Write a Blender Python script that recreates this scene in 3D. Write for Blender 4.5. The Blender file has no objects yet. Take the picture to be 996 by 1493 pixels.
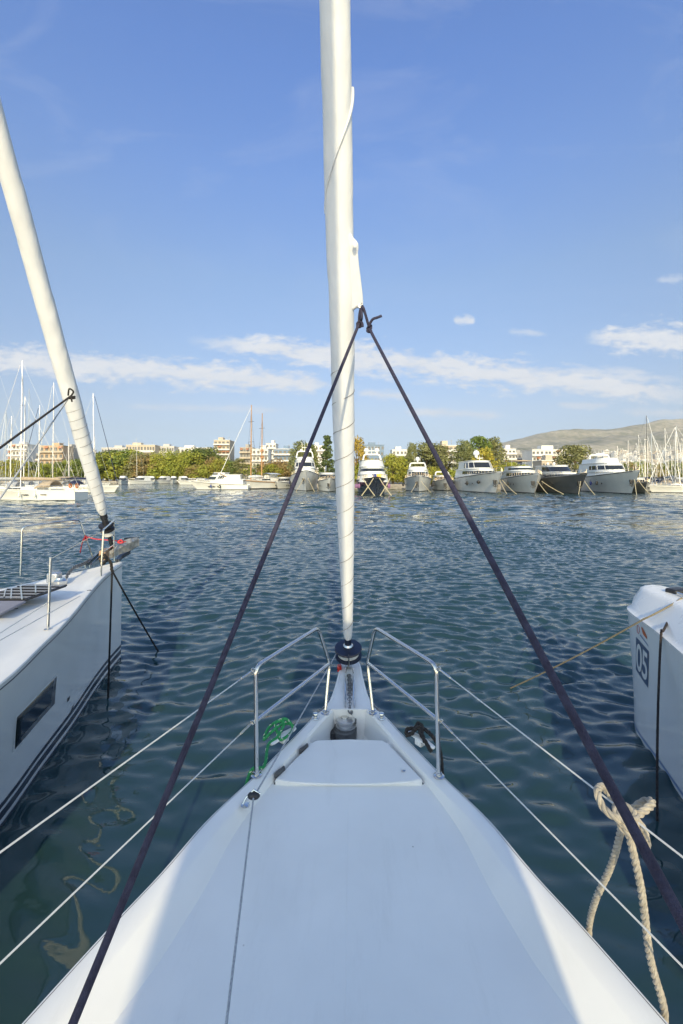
import bpy, bmesh, math, random
import numpy as np
from mathutils import Vector, Matrix, noise
random.seed(11)
S = bpy.context.scene
COL = S.collection
V = Vector
PI = math.pi

# ---------------------------------------------------------------- camera
F, HC, CX, CY = 650.0, 3.03, 498.0, 697.0     # focal length (px of the photo), eye height over the water, principal column, horizon row
cam_d = bpy.data.cameras.new('camera'); cam = bpy.data.objects.new('camera', cam_d); COL.objects.link(cam)
cam.location = (0, 0, HC); cam.rotation_euler = (PI/2, 0, 0)
cam_d.sensor_fit = 'VERTICAL'; cam_d.sensor_height = 36; cam_d.lens = 36*F/1493
cam_d.shift_y = -(746.5-CY)/1493
cam_d.clip_start = 0.05; cam_d.clip_end = 40000
S.camera = cam

def at(px, py, D): return V(((px-CX)/F*D, D, HC-(py-CY)/F*D))
def onz(px, py, z): return at(px, py, F*(HC-z)/(py-CY))

# ---------------------------------------------------------------- mesh helpers
def wloc(o):
    v = V((0, 0, 0))
    while o is not None:
        v += o.location; o = o.parent
    return v

def finish(name, verts, faces, mats, parent=None, mi=None, smooth=True, ang=35, loc=None):
    me = bpy.data.meshes.new(name)
    off = wloc(parent) if parent is not None else V((0, 0, 0))
    if loc is not None: off = V(loc) if parent is None else off
    me.from_pydata([tuple(V(v)-off) for v in verts], [], faces)
    if not isinstance(mats, (list, tuple)): mats = [mats]
    for m in mats: me.materials.append(m)
    if mi: me.polygons.foreach_set('material_index', mi)
    if smooth:
        me.polygons.foreach_set('use_smooth', [True]*len(me.polygons))
    me.update()
    bm = bmesh.new(); bm.from_mesh(me); bmesh.ops.recalc_face_normals(bm, faces=bm.faces); bm.to_mesh(me); bm.free()
    if smooth: me.set_sharp_from_angle(angle=math.radians(ang))
    o = bpy.data.objects.new(name, me); COL.objects.link(o)
    if parent is not None: o.parent = parent
    elif loc is not None: o.location = loc
    return o

class MB:
    def __init__(s): s.v = []; s.f = []; s.m = []
    def add(s, vs, fs, m=0):
        b = len(s.v); s.v.extend(V(v) for v in vs); s.f.extend(tuple(i+b for i in f) for f in fs); s.m.extend([m]*len(fs)); return s
    def box(s, c, d, rz=0, m=0, M=None):
        x, y, z = d[0]/2, d[1]/2, d[2]/2
        vs = [V((sx*x, sy*y, sz*z)) for sz in (-1, 1) for sy in (-1, 1) for sx in (-1, 1)]
        R = M if M is not None else Matrix.Rotation(rz, 3, 'Z')
        vs = [R @ v + V(c) for v in vs]
        return s.add(vs, [(0, 2, 3, 1), (4, 5, 7, 6), (0, 1, 5, 4), (2, 6, 7, 3), (0, 4, 6, 2), (1, 3, 7, 5)], m)
    def loft(s, rings, closed=True, caps=True, m=0):
        n = len(rings[0]); vs = [p for r in rings for p in r]; fs = []
        for i in range(len(rings)-1):
            for j in range(n if closed else n-1):
                k = (j+1) % n
                fs.append((i*n+j, i*n+k, (i+1)*n+k, (i+1)*n+j))
        if caps and closed:
            fs.append(tuple(range(n-1, -1, -1))); fs.append(tuple((len(rings)-1)*n+j for j in range(n)))
        return s.add(vs, fs, m)
    def tube(s, pts, r, n=8, m=0, caps=True, ref=None):
        pts = [V(p) for p in pts]; fr = frames(pts, ref)
        rr = r if isinstance(r, (list, tuple)) else [r]*len(pts)
        rings = []
        for p, (t, u, w), q in zip(pts, fr, rr):
            rings.append([p+(u*math.cos(a)+w*math.sin(a))*q for a in [2*PI*k/n for k in range(n)]])
        return s.loft(rings, True, caps, m)
    def lathe(s, prof, c, ax=(0, 0, 1), n=24, m=0, caps=True):
        ax = V(ax).normalized(); u = ax.orthogonal().normalized(); w = ax.cross(u)
        rings = [[V(c)+ax*z+(u*math.cos(a)+w*math.sin(a))*max(r, 1e-4) for a in [2*PI*k/n for k in range(n)]] for r, z in prof]
        return s.loft(rings, True, caps, m)
    def sphere(s, c, r, n=12, m=0, sc=(1, 1, 1)):
        k = max(6, n//2+1)
        rings = [[V(c)+V((sc[0]*r*math.sin(t)*math.cos(a), sc[1]*r*math.sin(t)*math.sin(a), -sc[2]*r*math.cos(t))) for a in [2*PI*q/n for q in range(n)]] for t in [max(.02, min(PI-.02, PI*i/(k-1))) for i in range(k)]]
        return s.loft(rings, True, True, m)
    def prism(s, poly, z0, z1, m=0):
        n = len(poly)
        return s.loft([[V((p[0], p[1], z0)) for p in poly], [V((p[0], p[1], z1)) for p in poly]], True, True, m)
    def build(s, name, mats, parent=None, smooth=True, ang=35, bevel=0, loc=None):
        o = finish(name, s.v, s.f, mats, parent, s.m, smooth, ang, loc)
        if bevel:
            b = o.modifiers.new('bevel', 'BEVEL'); b.width = bevel; b.segments = 2; b.limit_method = 'ANGLE'; b.angle_limit = math.radians(40)
        return o

def frames(pts, ref=None):
    n = len(pts); out = []
    T = []
    for i in range(n):
        a = pts[max(0, i-1)]; b = pts[min(n-1, i+1)]; d = b-a
        T.append(d.normalized() if d.length > 1e-9 else V((0, 0, 1)))
    u = V(ref) if ref is not None else T[0].orthogonal()
    u = (u-T[0]*u.dot(T[0])).normalized()
    for i in range(n):
        u = u-T[i]*u.dot(T[i])
        u = u.normalized() if u.length > 1e-9 else T[i].orthogonal().normalized()
        out.append((T[i], u, T[i].cross(u)))
    return out

def crv(ctrl, step=.02, nmax=400):
    """Catmull-Rom through the control points, resampled."""
    c = [V(p) for p in ctrl]
    if len(c) == 2: c = [c[0], c[0].lerp(c[1], .5), c[1]]
    L = sum((c[i+1]-c[i]).length for i in range(len(c)-1))
    per = max(2, min(nmax, int(L/step))//(len(c)-1)+1)
    out = []
    for i in range(len(c)-1):
        p0 = c[i-1] if i else c[0]*2-c[1]; p1 = c[i]; p2 = c[i+1]; p3 = c[i+2] if i+2 < len(c) else c[-1]*2-c[-2]
        for k in range(per):
            t = k/per
            out.append(.5*((2*p1)+(p2-p0)*t+(2*p0-5*p1+4*p2-p3)*t*t+(-p0+3*p1-3*p2+p3)*t**3))
    out.append(c[-1]); return out

def bend(corners, rad, n=6):
    """polyline with rounded corners"""
    c = [V(p) for p in corners]; out = [c[0]]
    for i in range(1, len(c)-1):
        a = (c[i-1]-c[i]); b = (c[i+1]-c[i]); r = min(rad, a.length*.45, b.length*.45)
        p = c[i]+a.normalized()*r; q = c[i]+b.normalized()*r
        for k in range(n+1):
            t = k/n; out.append(p*(1-t)**2+c[i]*2*t*(1-t)+q*t*t)
    out.append(c[-1]); return out

def rope3(mb, pts, r, pitch=None, n=7, m=0, strands=3):
    """laid rope: three helical strands"""
    pitch = pitch or r*7; fr = frames(pts)
    s = 0; acc = [0]
    for i in range(1, len(pts)): s += (pts[i]-pts[i-1]).length; acc.append(s)
    for k in range(strands):
        q = []
        for p, (t, u, w), l in zip(pts, fr, acc):
            a = 2*PI*(l/pitch+k/strands); q.append(p+(u*math.cos(a)+w*math.sin(a))*r*.5)
        mb.tube(q, r*.56, n, m)
    return mb

def pc(xs, ys):
    """smooth monotone interpolation through (xs, ys), xs rising"""
    xs = list(xs); ys = list(ys); n = len(xs)
    d = [(ys[i+1]-ys[i])/(xs[i+1]-xs[i]) for i in range(n-1)]
    m = [d[0]]+[0 if d[i-1]*d[i] <= 0 else 2*d[i-1]*d[i]/(d[i-1]+d[i]) for i in range(1, n-1)]+[d[-1]]
    def f(x):
        if x <= xs[0]: return ys[0]+(x-xs[0])*m[0]*0
        if x >= xs[-1]: return ys[-1]
        i = max(k for k in range(n-1) if xs[k] <= x)
        h = xs[i+1]-xs[i]; t = (x-xs[i])/h
        return (2*t**3-3*t*t+1)*ys[i]+(t**3-2*t*t+t)*h*m[i]+(-2*t**3+3*t*t)*ys[i+1]+(t**3-t*t)*h*m[i+1]
    return f

# ---------------------------------------------------------------- object helpers
def tag(o, label=None, cat=None, group=None, kind=None):
    if label: o['label'] = label
    if cat: o['category'] = cat
    if group: o['group'] = group
    if kind: o['kind'] = kind
    return o
def thing(name, label, cat, loc=(0, 0, 0), group=None):
    o = bpy.data.objects.new(name, None); COL.objects.link(o); o.location = loc
    o.empty_display_size = .3
    return tag(o, label, cat, group)
def kids(o): return [c for c in COL.objects if c.parent == o]
def copy_tree(o, parent=None, ch=None):
    c = o.copy(); COL.objects.link(c)
    if parent is not None: c.parent = parent
    for k in list(o.children): copy_tree(k, c)
    return c

# ---------------------------------------------------------------- materials
def nodes(m):
    m.use_nodes = True; nt = m.node_tree; return nt, nt.nodes, nt.links
def mat(name, col, rough=.5, metal=0, var=0, vscale=6, bump=0, bscale=60, bdist=.002, spec=None, coat=0, rvar=0, stretch=None, trans=0, emit=None, col2=None):
    m = bpy.data.materials.new(name); nt, N, L = nodes(m); b = N['Principled BSDF']
    b.inputs['Base Color'].default_value = (*col, 1); b.inputs['Roughness'].default_value = rough; b.inputs['Metallic'].default_value = metal
    if spec is not None: b.inputs['Specular IOR Level'].default_value = spec
    if coat: b.inputs['Coat Weight'].default_value = coat; b.inputs['Coat Roughness'].default_value = .08
    if trans: b.inputs['Transmission Weight'].default_value = trans
    tc = N.new('ShaderNodeTexCoord')
    def co(sc):
        mp = N.new('ShaderNodeMapping'); L.new(tc.outputs['Object'], mp.inputs[0])
        mp.inputs['Scale'].default_value = stretch or (1, 1, 1)
        n = N.new('ShaderNodeTexNoise'); n.inputs['Scale'].default_value = sc; n.inputs['Detail'].default_value = 5; L.new(mp.outputs[0], n.inputs[0]); return n
    if var or col2:
        n = co(vscale); r = N.new('ShaderNodeValToRGB'); L.new(n.outputs[0], r.inputs[0])
        a = col if col2 else tuple(max(0, c*(1-var)) for c in col); c2 = col2 or tuple(min(1, c*(1+var)) for c in col)
        r.color_ramp.elements[0].position = .35; r.color_ramp.elements[1].position = .65
        r.color_ramp.elements[0].color = (*a, 1); r.color_ramp.elements[1].color = (*c2, 1)
        L.new(r.outputs[0], b.inputs['Base Color'])
    if rvar:
        n = co(vscale*1.7); mr = N.new('ShaderNodeMapRange'); L.new(n.outputs[0], mr.inputs[0])
        mr.inputs[1].default_value = .3; mr.inputs[2].default_value = .7; mr.inputs[3].default_value = max(0, rough-rvar); mr.inputs[4].default_value = rough+rvar
        L.new(mr.outputs[0], b.inputs['Roughness'])
    if bump:
        n = co(bscale); bp = N.new('ShaderNodeBump'); bp.inputs['Strength'].default_value = bump; bp.inputs['Distance'].default_value = bdist
        L.new(n.outputs[0], bp.inputs['Height']); L.new(bp.outputs[0], b.inputs['Normal'])
    return m

M = {}
M['gel'] = mat('white_gelcoat', (.80, .80, .79), .28, var=.025, vscale=2.5, rvar=.06)
M['deck'] = mat('deck_nonskid', (.80, .80, .79), .5, var=.03, vscale=2.8, bump=.12, bscale=420, bdist=.0012, rvar=.06)
M['hull'] = mat('white_hull', (.84, .84, .83), .16, var=.02, vscale=1.4, rvar=.04)
M['hullline'] = mat('hull_stripe_grey', (.055, .065, .085), .3, var=.1, vscale=3)
M['anti'] = mat('antifouling', (.01, .015, .02), .7, var=.3, vscale=4)
M['seam'] = mat('dark_seam', (.03, .03, .035), .6)
M['sail'] = mat('sail_cloth', (.655, .67, .70), .75, var=.05, vscale=3, bump=.8, bscale=8, bdist=.018, stretch=(1, 1, .45))
M['sail2'] = mat('sail_patch', (.655, .67, .695), .75, var=.04, vscale=8, bump=.5, bscale=14, bdist=.008)
M['cord'] = mat('brown_cord', (.16, .13, .10), .8)
M['steel'] = mat('stainless', (.66, .66, .64), .16, 1, rvar=.06, vscale=30)
M['alu'] = mat('aluminium', (.55, .56, .58), .35, .9, var=.06, vscale=10)
M['black'] = mat('black_plastic', (.018, .019, .024), .42, var=.2, vscale=20)
M['navy'] = mat('navy_drum', (.016, .022, .045), .3, var=.15, vscale=25)
M['grey'] = mat('grey_cast', (.11, .113, .118), .42, .5, var=.15, vscale=30)
M['red'] = mat('red_plastic', (.55, .03, .02), .4, var=.1, vscale=20)
M['purple'] = mat('purple_braid', (.026, .022, .048), .78, var=.55, vscale=45, bump=1.0, bscale=420, bdist=.004, col2=(.045, .043, .082))
M['wire'] = mat('coated_wire', (.62, .63, .63), .4, var=.06, vscale=40)
M['greyline'] = mat('grey_line', (.36, .38, .41), .8, var=.25, vscale=160, bump=.6, bscale=300)
M['hemp'] = mat('beige_rope', (.37, .335, .28), .9, var=.2, vscale=60, bump=.7, bscale=260, bdist=.002)
M['tan'] = mat('tan_rope', (.22, .19, .135), .9, var=.35, vscale=90, bump=.7, bscale=260)
M['blackrope'] = mat('black_rope', (.010, .010, .012), .85, var=.4, vscale=90, bump=.8, bscale=260)
M['darkrope'] = mat('dark_rope', (.028, .025, .024), .9, var=.5, vscale=120, bump=.8, bscale=300)
M['greenrope'] = mat('green_rope', (.015, .19, .06), .8, vscale=70, bump=.6, bscale=300, col2=(.03, .30, .10))
M['whitefleck'] = mat('white_fleck', (.62, .64, .50), .8)
M['redcord'] = mat('red_cord', (.6, .05, .06), .8, var=.2, vscale=60)
M['chain'] = mat('galvanised_chain', (.19, .195, .20), .5, .7, var=.3, vscale=60)
M['smoke'] = mat('smoked_glass', (.012, .014, .018), .06, spec=.6, coat=.3)
M['label'] = mat('slate_label', (.085, .125, .21), .35, var=.05, vscale=9)
M['white'] = mat('white_paint', (.80, .80, .79), .35, var=.03, vscale=3)
M['orange'] = mat('orange_logo', (.60, .16, .06), .4)
M['pink'] = mat('pink_logo', (.55, .22, .25), .4)
M['blueprint'] = mat('blue_print', (.20, .29, .45), .4)
M['canvas_navy'] = mat('navy_canvas', (.020, .028, .075), .85, var=.2, vscale=4, bump=.3, bscale=6, bdist=.02)
M['canvas_tan'] = mat('tan_canvas', (.42, .34, .25), .85, var=.12, vscale=4, bump=.3, bscale=6, bdist=.02)
M['canvas_grey'] = mat('grey_canvas', (.40, .41, .43), .85, var=.1, vscale=4, bump=.3, bscale=6, bdist=.02)

# tracer fleck material for the braided sheets is the noise in purple_braid; water below
def water_mat():
    m = bpy.data.materials.new('sea_water'); nt, N, L = nodes(m); b = N['Principled BSDF']
    b.inputs['Base Color'].default_value = (.019, .049, .054, 1); b.inputs['Roughness'].default_value = .03; b.inputs['IOR'].default_value = 1.56
    tc = N.new('ShaderNodeTexCoord')
    def nz(scale, st, det=3):
        mp = N.new('ShaderNodeMapping'); mp.inputs['Scale'].default_value = st; L.new(tc.outputs['Object'], mp.inputs[0])
        mp.inputs['Rotation'].default_value = (0, 0, .12)
        n = N.new('ShaderNodeTexNoise'); n.inputs['Scale'].default_value = scale; n.inputs['Detail'].default_value = det; L.new(mp.outputs[0], n.inputs[0]); return n.outputs[0]
    # fine ripples too small for the mesh: random slopes, growing towards the open water (the slip between the boats is sheltered)
    sep = N.new('ShaderNodeSeparateXYZ'); L.new(tc.outputs['Object'], sep.inputs[0])
    def rng(src, a, b, c, d):
        q = N.new('ShaderNodeMapRange'); L.new(src, q.inputs[0]); q.interpolation_type = 'SMOOTHSTEP'
        for i, x in enumerate((a, b, c, d)): q.inputs[i+1].default_value = x
        return q.outputs[0]
    def slopes(scale, st, amt, det=2):
        mp = N.new('ShaderNodeMapping'); mp.inputs['Scale'].default_value = st; L.new(tc.outputs['Object'], mp.inputs[0]); mp.inputs['Rotation'].default_value = (0, 0, .12)
        n = N.new('ShaderNodeTexNoise'); n.inputs['Scale'].default_value = scale; n.inputs['Detail'].default_value = det; L.new(mp.outputs[0], n.inputs[0])
        sb = N.new('ShaderNodeVectorMath'); sb.operation = 'SUBTRACT'; L.new(n.outputs['Color'], sb.inputs[0]); sb.inputs[1].default_value = (.5, .5, .5)
        ml = N.new('ShaderNodeVectorMath'); ml.operation = 'MULTIPLY'; L.new(sb.outputs[0], ml.inputs[0]); ml.inputs[1].default_value = (.7, 1, 0)
        sc = N.new('ShaderNodeVectorMath'); sc.operation = 'SCALE'; L.new(ml.outputs[0], sc.inputs[0]); L.new(amt, sc.inputs[3]); return sc.outputs[0]
    patch = rng(nz(.045, (1, 2.4, 1), 3), .35, .65, .6, 1.2)
    far = N.new('ShaderNodeMath'); far.operation = 'MULTIPLY'; L.new(rng(sep.outputs[1], 10, 40, .0, 2.0), far.inputs[0]); L.new(patch, far.inputs[1])
    near = rng(sep.outputs[1], 3, 14, .012, .11)
    geo = N.new('ShaderNodeNewGeometry')
    a1 = N.new('ShaderNodeVectorMath'); a1.operation = 'ADD'; L.new(geo.outputs['Normal'], a1.inputs[0]); L.new(slopes(1.3, (.6, 1.6, 1), far.outputs[0], 3), a1.inputs[1])
    a2 = N.new('ShaderNodeVectorMath'); a2.operation = 'ADD'; L.new(a1.outputs[0], a2.inputs[0]); L.new(slopes(7, (.6, 1.5, 1), near, 2), a2.inputs[1])
    nn_ = N.new('ShaderNodeVectorMath'); nn_.operation = 'NORMALIZE'; L.new(a2.outputs[0], nn_.inputs[0]); L.new(nn_.outputs[0], b.inputs['Normal'])
    return m
M['water'] = water_mat()
def add_specks(m, scale, size, col, amt):
    """scattered small dirt specks and faint scuffs"""
    nt, N, L = nodes(m); b = N['Principled BSDF']; src = b.inputs['Base Color'].links[0].from_socket
    tc = N.new('ShaderNodeTexCoord'); v = N.new('ShaderNodeTexVoronoi'); v.inputs['Scale'].default_value = scale; L.new(tc.outputs['Object'], v.inputs[0])
    r = N.new('ShaderNodeMapRange'); L.new(v.outputs['Distance'], r.inputs[0]); r.inputs[1].default_value = size; r.inputs[2].default_value = size*1.6; r.inputs[3].default_value = amt; r.inputs[4].default_value = 0
    n = N.new('ShaderNodeTexNoise'); n.inputs['Scale'].default_value = 3.1; L.new(tc.outputs['Object'], n.inputs[0])
    g = N.new('ShaderNodeMapRange'); L.new(n.outputs[0], g.inputs[0]); g.inputs[1].default_value = .52; g.inputs[2].default_value = .6
    ml = N.new('ShaderNodeMath'); ml.operation = 'MULTIPLY'; L.new(r.outputs[0], ml.inputs[0]); L.new(g.outputs[0], ml.inputs[1])
    n2_ = N.new('ShaderNodeTexNoise'); n2_.inputs['Scale'].default_value = 2.0; n2_.inputs['Detail'].default_value = 8; n2_.inputs['Roughness'].default_value = .75; mp = N.new('ShaderNodeMapping'); mp.inputs['Scale'].default_value = (3.5, .6, 1); L.new(tc.outputs['Object'], mp.inputs[0]); L.new(mp.outputs[0], n2_.inputs[0])
    g2 = N.new('ShaderNodeMapRange'); L.new(n2_.outputs[0], g2.inputs[0]); g2.inputs[1].default_value = .55; g2.inputs[2].default_value = .8; g2.inputs[3].default_value = 0; g2.inputs[4].default_value = .13
    mxx = N.new('ShaderNodeMath'); mxx.operation = 'MAXIMUM'; L.new(ml.outputs[0], mxx.inputs[0]); L.new(g2.outputs[0], mxx.inputs[1])
    x = N.new('ShaderNodeMix'); x.data_type = 'RGBA'; L.new(mxx.outputs[0], x.inputs[0]); L.new(src, x.inputs[6]); x.inputs[7].default_value = (*col, 1); L.new(x.outputs[2], b.inputs['Base Color'])
add_specks(M['deck'], 7, .022, (.20, .18, .15), .75)
add_specks(M['hull'], 3, .012, (.30, .29, .25), .5)
add_specks(M['sail'], 5, .01, (.30, .28, .24), .3)

# ---------------------------------------------------------------- sun and sky
SUN_EL, SUN_AZ = math.radians(25), math.radians(.9)       # low sun straight behind the camera, a hair to the right
sd = V((math.sin(SUN_AZ)*math.cos(SUN_EL), -math.cos(SUN_AZ)*math.cos(SUN_EL), math.sin(SUN_EL)))
sl = bpy.data.lights.new('sun', 'SUN'); sl.energy = 1.9; sl.angle = math.radians(.53); sl.color = (1, .83, .50)
so = bpy.data.objects.new('sun', sl); COL.objects.link(so); so.rotation_euler = sd.to_track_quat('Z', 'Y').to_euler(); so.location = sd*50

class E:
    """tiny expression builder over Math nodes"""
    nt = None
    def __init__(s, o): s.o = o
    @staticmethod
    def op(op, *a):
        n = E.nt.nodes.new('ShaderNodeMath'); n.operation = op
        for i, x in enumerate(a):
            if isinstance(x, E): E.nt.links.new(x.o, n.inputs[i])
            else: n.inputs[i].default_value = x
        return E(n.outputs[0])
    def __add__(s, b): return E.op('ADD', s, b)
    __radd__ = __add__
    def __sub__(s, b): return E.op('SUBTRACT', s, b)
    def __rsub__(s, b): return E.op('SUBTRACT', b, s)
    def __mul__(s, b): return E.op('MULTIPLY', s, b)
    __rmul__ = __mul__
    def __truediv__(s, b): return E.op('DIVIDE', s, b)
    def mx(s, b): return E.op('MAXIMUM', s, b)
    def mn(s, b): return E.op('MINIMUM', s, b)
    def abs(s): return E.op('ABSOLUTE', s)
    def sqrt(s): return E.op('SQRT', s.mx(0.0))
    def cl(s): return s.mx(0.0).mn(1.0)

w = bpy.data.worlds.new('World'); S.world = w; w.use_nodes = True
nt = w.node_tree; N = nt.nodes; L = nt.links; E.nt = nt
bg = N['Background']; bg.inputs['Strength'].default_value = .15
sky = N.new('ShaderNodeTexSky'); sky.sky_type = 'NISHITA'; sky.sun_disc = False
sky.sun_elevation = SUN_EL; sky.sun_rotation = PI-SUN_AZ*-1
sky.air_density = 1.0; sky.dust_density = .3; sky.ozone_density = 3.0; sky.altitude = 0
tc = N.new('ShaderNodeTexCoord'); sep = N.new('ShaderNodeSeparateXYZ'); L.new(tc.outputs['Generated'], sep.inputs[0])
gx, gy, gz = E(sep.outputs[0]), E(sep.outputs[1]), E(sep.outputs[2])
yy = gy.mx(.05); u = gx/yy; v = gz/yy
def cloudnoise(su, sv, det, seed, dist=0):
    cb = N.new('ShaderNodeCombineXYZ'); L.new((u*su).o, cb.inputs[0]); L.new((v*sv).o, cb.inputs[1]); cb.inputs[2].default_value = seed
    n = N.new('ShaderNodeTexNoise'); n.inputs['Scale'].default_value = 1; n.inputs['Detail'].default_value = det; n.inputs['Roughness'].default_value = .6; n.inputs['Distortion'].default_value = dist
    L.new(cb.outputs[0], n.inputs[0]); return E(n.outputs[0])
n1 = cloudnoise(9, 26, 8, 0, .3); n2 = cloudnoise(34, 80, 5, 4.2, .2); n3 = cloudnoise(2.2, 5, 6, 9.1, 1.0)
nn = n1*.58+n2*.42
def band(p, q, th, gain=1.0, k=2.6):
    u0, v0 = (p[0]-CX)/F, (CY-p[1])/F; u1, v1 = (q[0]-CX)/F, (CY-q[1])/F
    t = (u-u0)/(u1-u0)
    e0 = (t*(1-t)*4).cl(); env = e0.sqrt()
    d = (v-(t*(v1-v0)+v0)).abs()/(env*(th/F)+.004)
    return (((1.0-d)*1.15-.12+(nn-.5)*k*1.7)*1.2).cl()*gain*(e0*2.2).cl()
dens = band((270, 495), (1040, 580), 27, 1.0)
for b in (band((-160, 512), (530, 566), 26, .95), band((380, 520), (1020, 556), 16, .7), band((850, 492), (1130, 500), 27, .95), band((585, 600), (740, 606), 8, .7, 1.8),
          band((660, 466), (694, 467), 8, .8, 2.6), band((740, 483), (800, 488), 6, .45, 2), band((830, 540), (950, 545), 8, .6, 2.2),
          band((900, 600), (1090, 606), 9, .5, 2), band((180, 592), (420, 598), 5, .4, 2), band((520, 573), (600, 578), 8, .7, 2), band((810, 590), (890, 592), 6, .5, 2), band((955, 408), (1030, 405), 6, .4, 2)):
    dens = dens.mx(b)
wisp = ((n3-.5)*1.6).cl()*.34*((v-.3)*2.2).cl()
front = ((gy-.06)*8).cl()
dens = ((dens*(.62+n2*.75)).cl().mx(wisp)*front)
def mixc(f, a, b):
    n = N.new('ShaderNodeMix'); n.data_type = 'RGBA'
    for val, idx in ((f, 0), (a, 6), (b, 7)):
        if isinstance(val, E): L.new(val.o, n.inputs[idx])
        elif isinstance(val, (float, int)): n.inputs[idx].default_value = val
        elif isinstance(val, tuple): n.inputs[idx].default_value = (*val, 1)
        else: L.new(val, n.inputs[idx])
    return n
CLOUD = (2.6, 2.66, 2.74)
base = N.new('ShaderNodeVectorMath'); base.operation = 'MULTIPLY'; L.new(sky.outputs[0], base.inputs[0]); 
rp_ = N.new('ShaderNodeValToRGB'); L.new(gz.o, rp_.inputs[0])
TN = [(0.0, (0.221, 0.274, 0.412)), (0.012, (0.246, 0.305, 0.449)), (0.1, (0.361, 0.315, 0.327)), (0.145, (0.424, 0.351, 0.337)), (0.4, (0.594, 0.538, 0.514)), (0.56, (0.585, 0.602, 0.684)), (0.68, (0.547, 0.611, 0.767)), (1, (0.526, 0.602, 0.823))]
el_ = rp_.color_ramp.elements
while len(el_) < len(TN): el_.new(.5)
for e_i, (p_i, c_i) in zip(el_, TN): e_i.position = p_i; e_i.color = (*c_i, 1)
tint = mixc(((gy+.25)*2.2).cl(), (1.32, 1.10, .82), rp_.outputs[0])
L.new(tint.outputs[2], base.inputs[1])
shade = ((n1-.35)*1.6).cl()
cc = mixc(shade, (CLOUD[0]*.82, CLOUD[1]*.85, CLOUD[2]*.9), CLOUD)
mx = mixc(dens, base.outputs[0], cc.outputs[2])
L.new(mx.outputs[2], bg.inputs['Color'])

S.view_settings.view_transform = 'Standard'; S.view_settings.look = 'None'; S.view_settings.exposure = 1.24; S.view_settings.gamma = 1
S.cycles.max_bounces = 7; S.cycles.glossy_bounces = 4; S.cycles.transmission_bounces = 4; S.cycles.volume_bounces = 0
S.cycles.caustics_reflective = False; S.cycles.caustics_refractive = False
S.cycles.use_denoising = True
# ---------------------------------------------------------------- water
def build_water():
    def line(lo, d0, hi, d, g, lim):
        a = list(np.arange(lo, hi, d)); s = d; x = a[-1]
        while x < lim: s *= g; x += s; a.append(x)
        s = d0; x = a[0]; pre = []
        return np.array(a)
    xs = list(np.arange(0, 14, .05)); s = .05
    while xs[-1] < 900: s *= 1.045; xs.append(xs[-1]+s)
    xs = np.array(xs); xs = np.concatenate([-xs[:0:-1], xs])
    ys = list(np.arange(.4, 24, .04)); s = .04
    while ys[-1] < 700: s *= 1.012; ys.append(ys[-1]+s)
    pre = [.4]; s = .08
    while pre[-1] > -400: s *= 1.18; pre.append(pre[-1]-s)
    ys = np.array(pre[:0:-1]+ys)
    X, Y = np.meshgrid(xs, ys)
    dx = np.gradient(xs); dy = np.gradient(ys); SP = np.maximum(dx[None, :]*.6, dy[:, None])
    rng = np.random.default_rng(5)
    Z = np.zeros_like(X)
    # slow warp so that crests do not run dead straight
    WX = X+.35*np.sin(.55*Y+.31*X)+.2*np.sin(1.3*X-.7*Y+1); WY = Y+.22*np.sin(.8*X+.3*Y+2)+.12*np.sin(1.9*X+.9*Y)
    shel = np.clip((Y-1.0)/6.5, 0, 1); shel = shel*shel*(3-2*shel)
    gust = .85+.3*np.sin(.23*X+.11*Y)*np.sin(.17*Y-.08*X+1.2)
    for i in range(110):
        lam = .20*(1.6/.20)**rng.random()
        th = rng.normal(.12, .55); k = 2*PI/lam
        slope = .060*np.exp(-((np.log(lam/.30))/.62)**2)
        A = slope/k
        fade = np.clip((lam/SP-2.2)/2.5, 0, 1)
        calm = (.36 if lam > .7 else .13)
        amp = A*fade*(calm+(1-calm)*shel)*gust
        ph = k*(WX*math.sin(th)+WY*math.cos(th))+rng.random()*2*PI
        Z += amp*(np.sin(ph)+.22*np.cos(2*ph))
    op = np.clip((Y-22)/22, 0, 1)
    for i in range(36):
        lam = 1.3*(4.2/1.3)**rng.random(); th = rng.normal(.1, .5); k = 2*PI/lam
        amp = .034/k*np.clip((lam/SP-2.2)/2.5, 0, 1)*op*gust
        Z += amp*np.sin(k*(WX*math.sin(th)+WY*math.cos(th))+rng.random()*2*PI)
    nx, ny = len(xs), len(ys)
    co = np.stack([X, Y, Z], -1).reshape(-1, 3).astype(np.float32)
    idx = np.arange(nx*ny).reshape(ny, nx)
    q = np.stack([idx[:-1, :-1], idx[:-1, 1:], idx[1:, 1:], idx[1:, :-1]], -1).reshape(-1, 4)
    me = bpy.data.meshes.new('water'); me.vertices.add(len(co)); me.vertices.foreach_set('co', co.ravel())
    me.loops.add(q.size); me.loops.foreach_set('vertex_index', q.ravel().astype(np.int32))
    me.polygons.add(len(q)); me.polygons.foreach_set('loop_start', np.arange(0, q.size, 4, dtype=np.int32))
    me.polygons.foreach_set('use_smooth', np.ones(len(q), dtype=bool))
    me.materials.append(M['water']); me.update(calc_edges=True)
    o = bpy.data.objects.new('water', me); COL.objects.link(o); tag(o, kind='structure'); return o
build_water()

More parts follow.
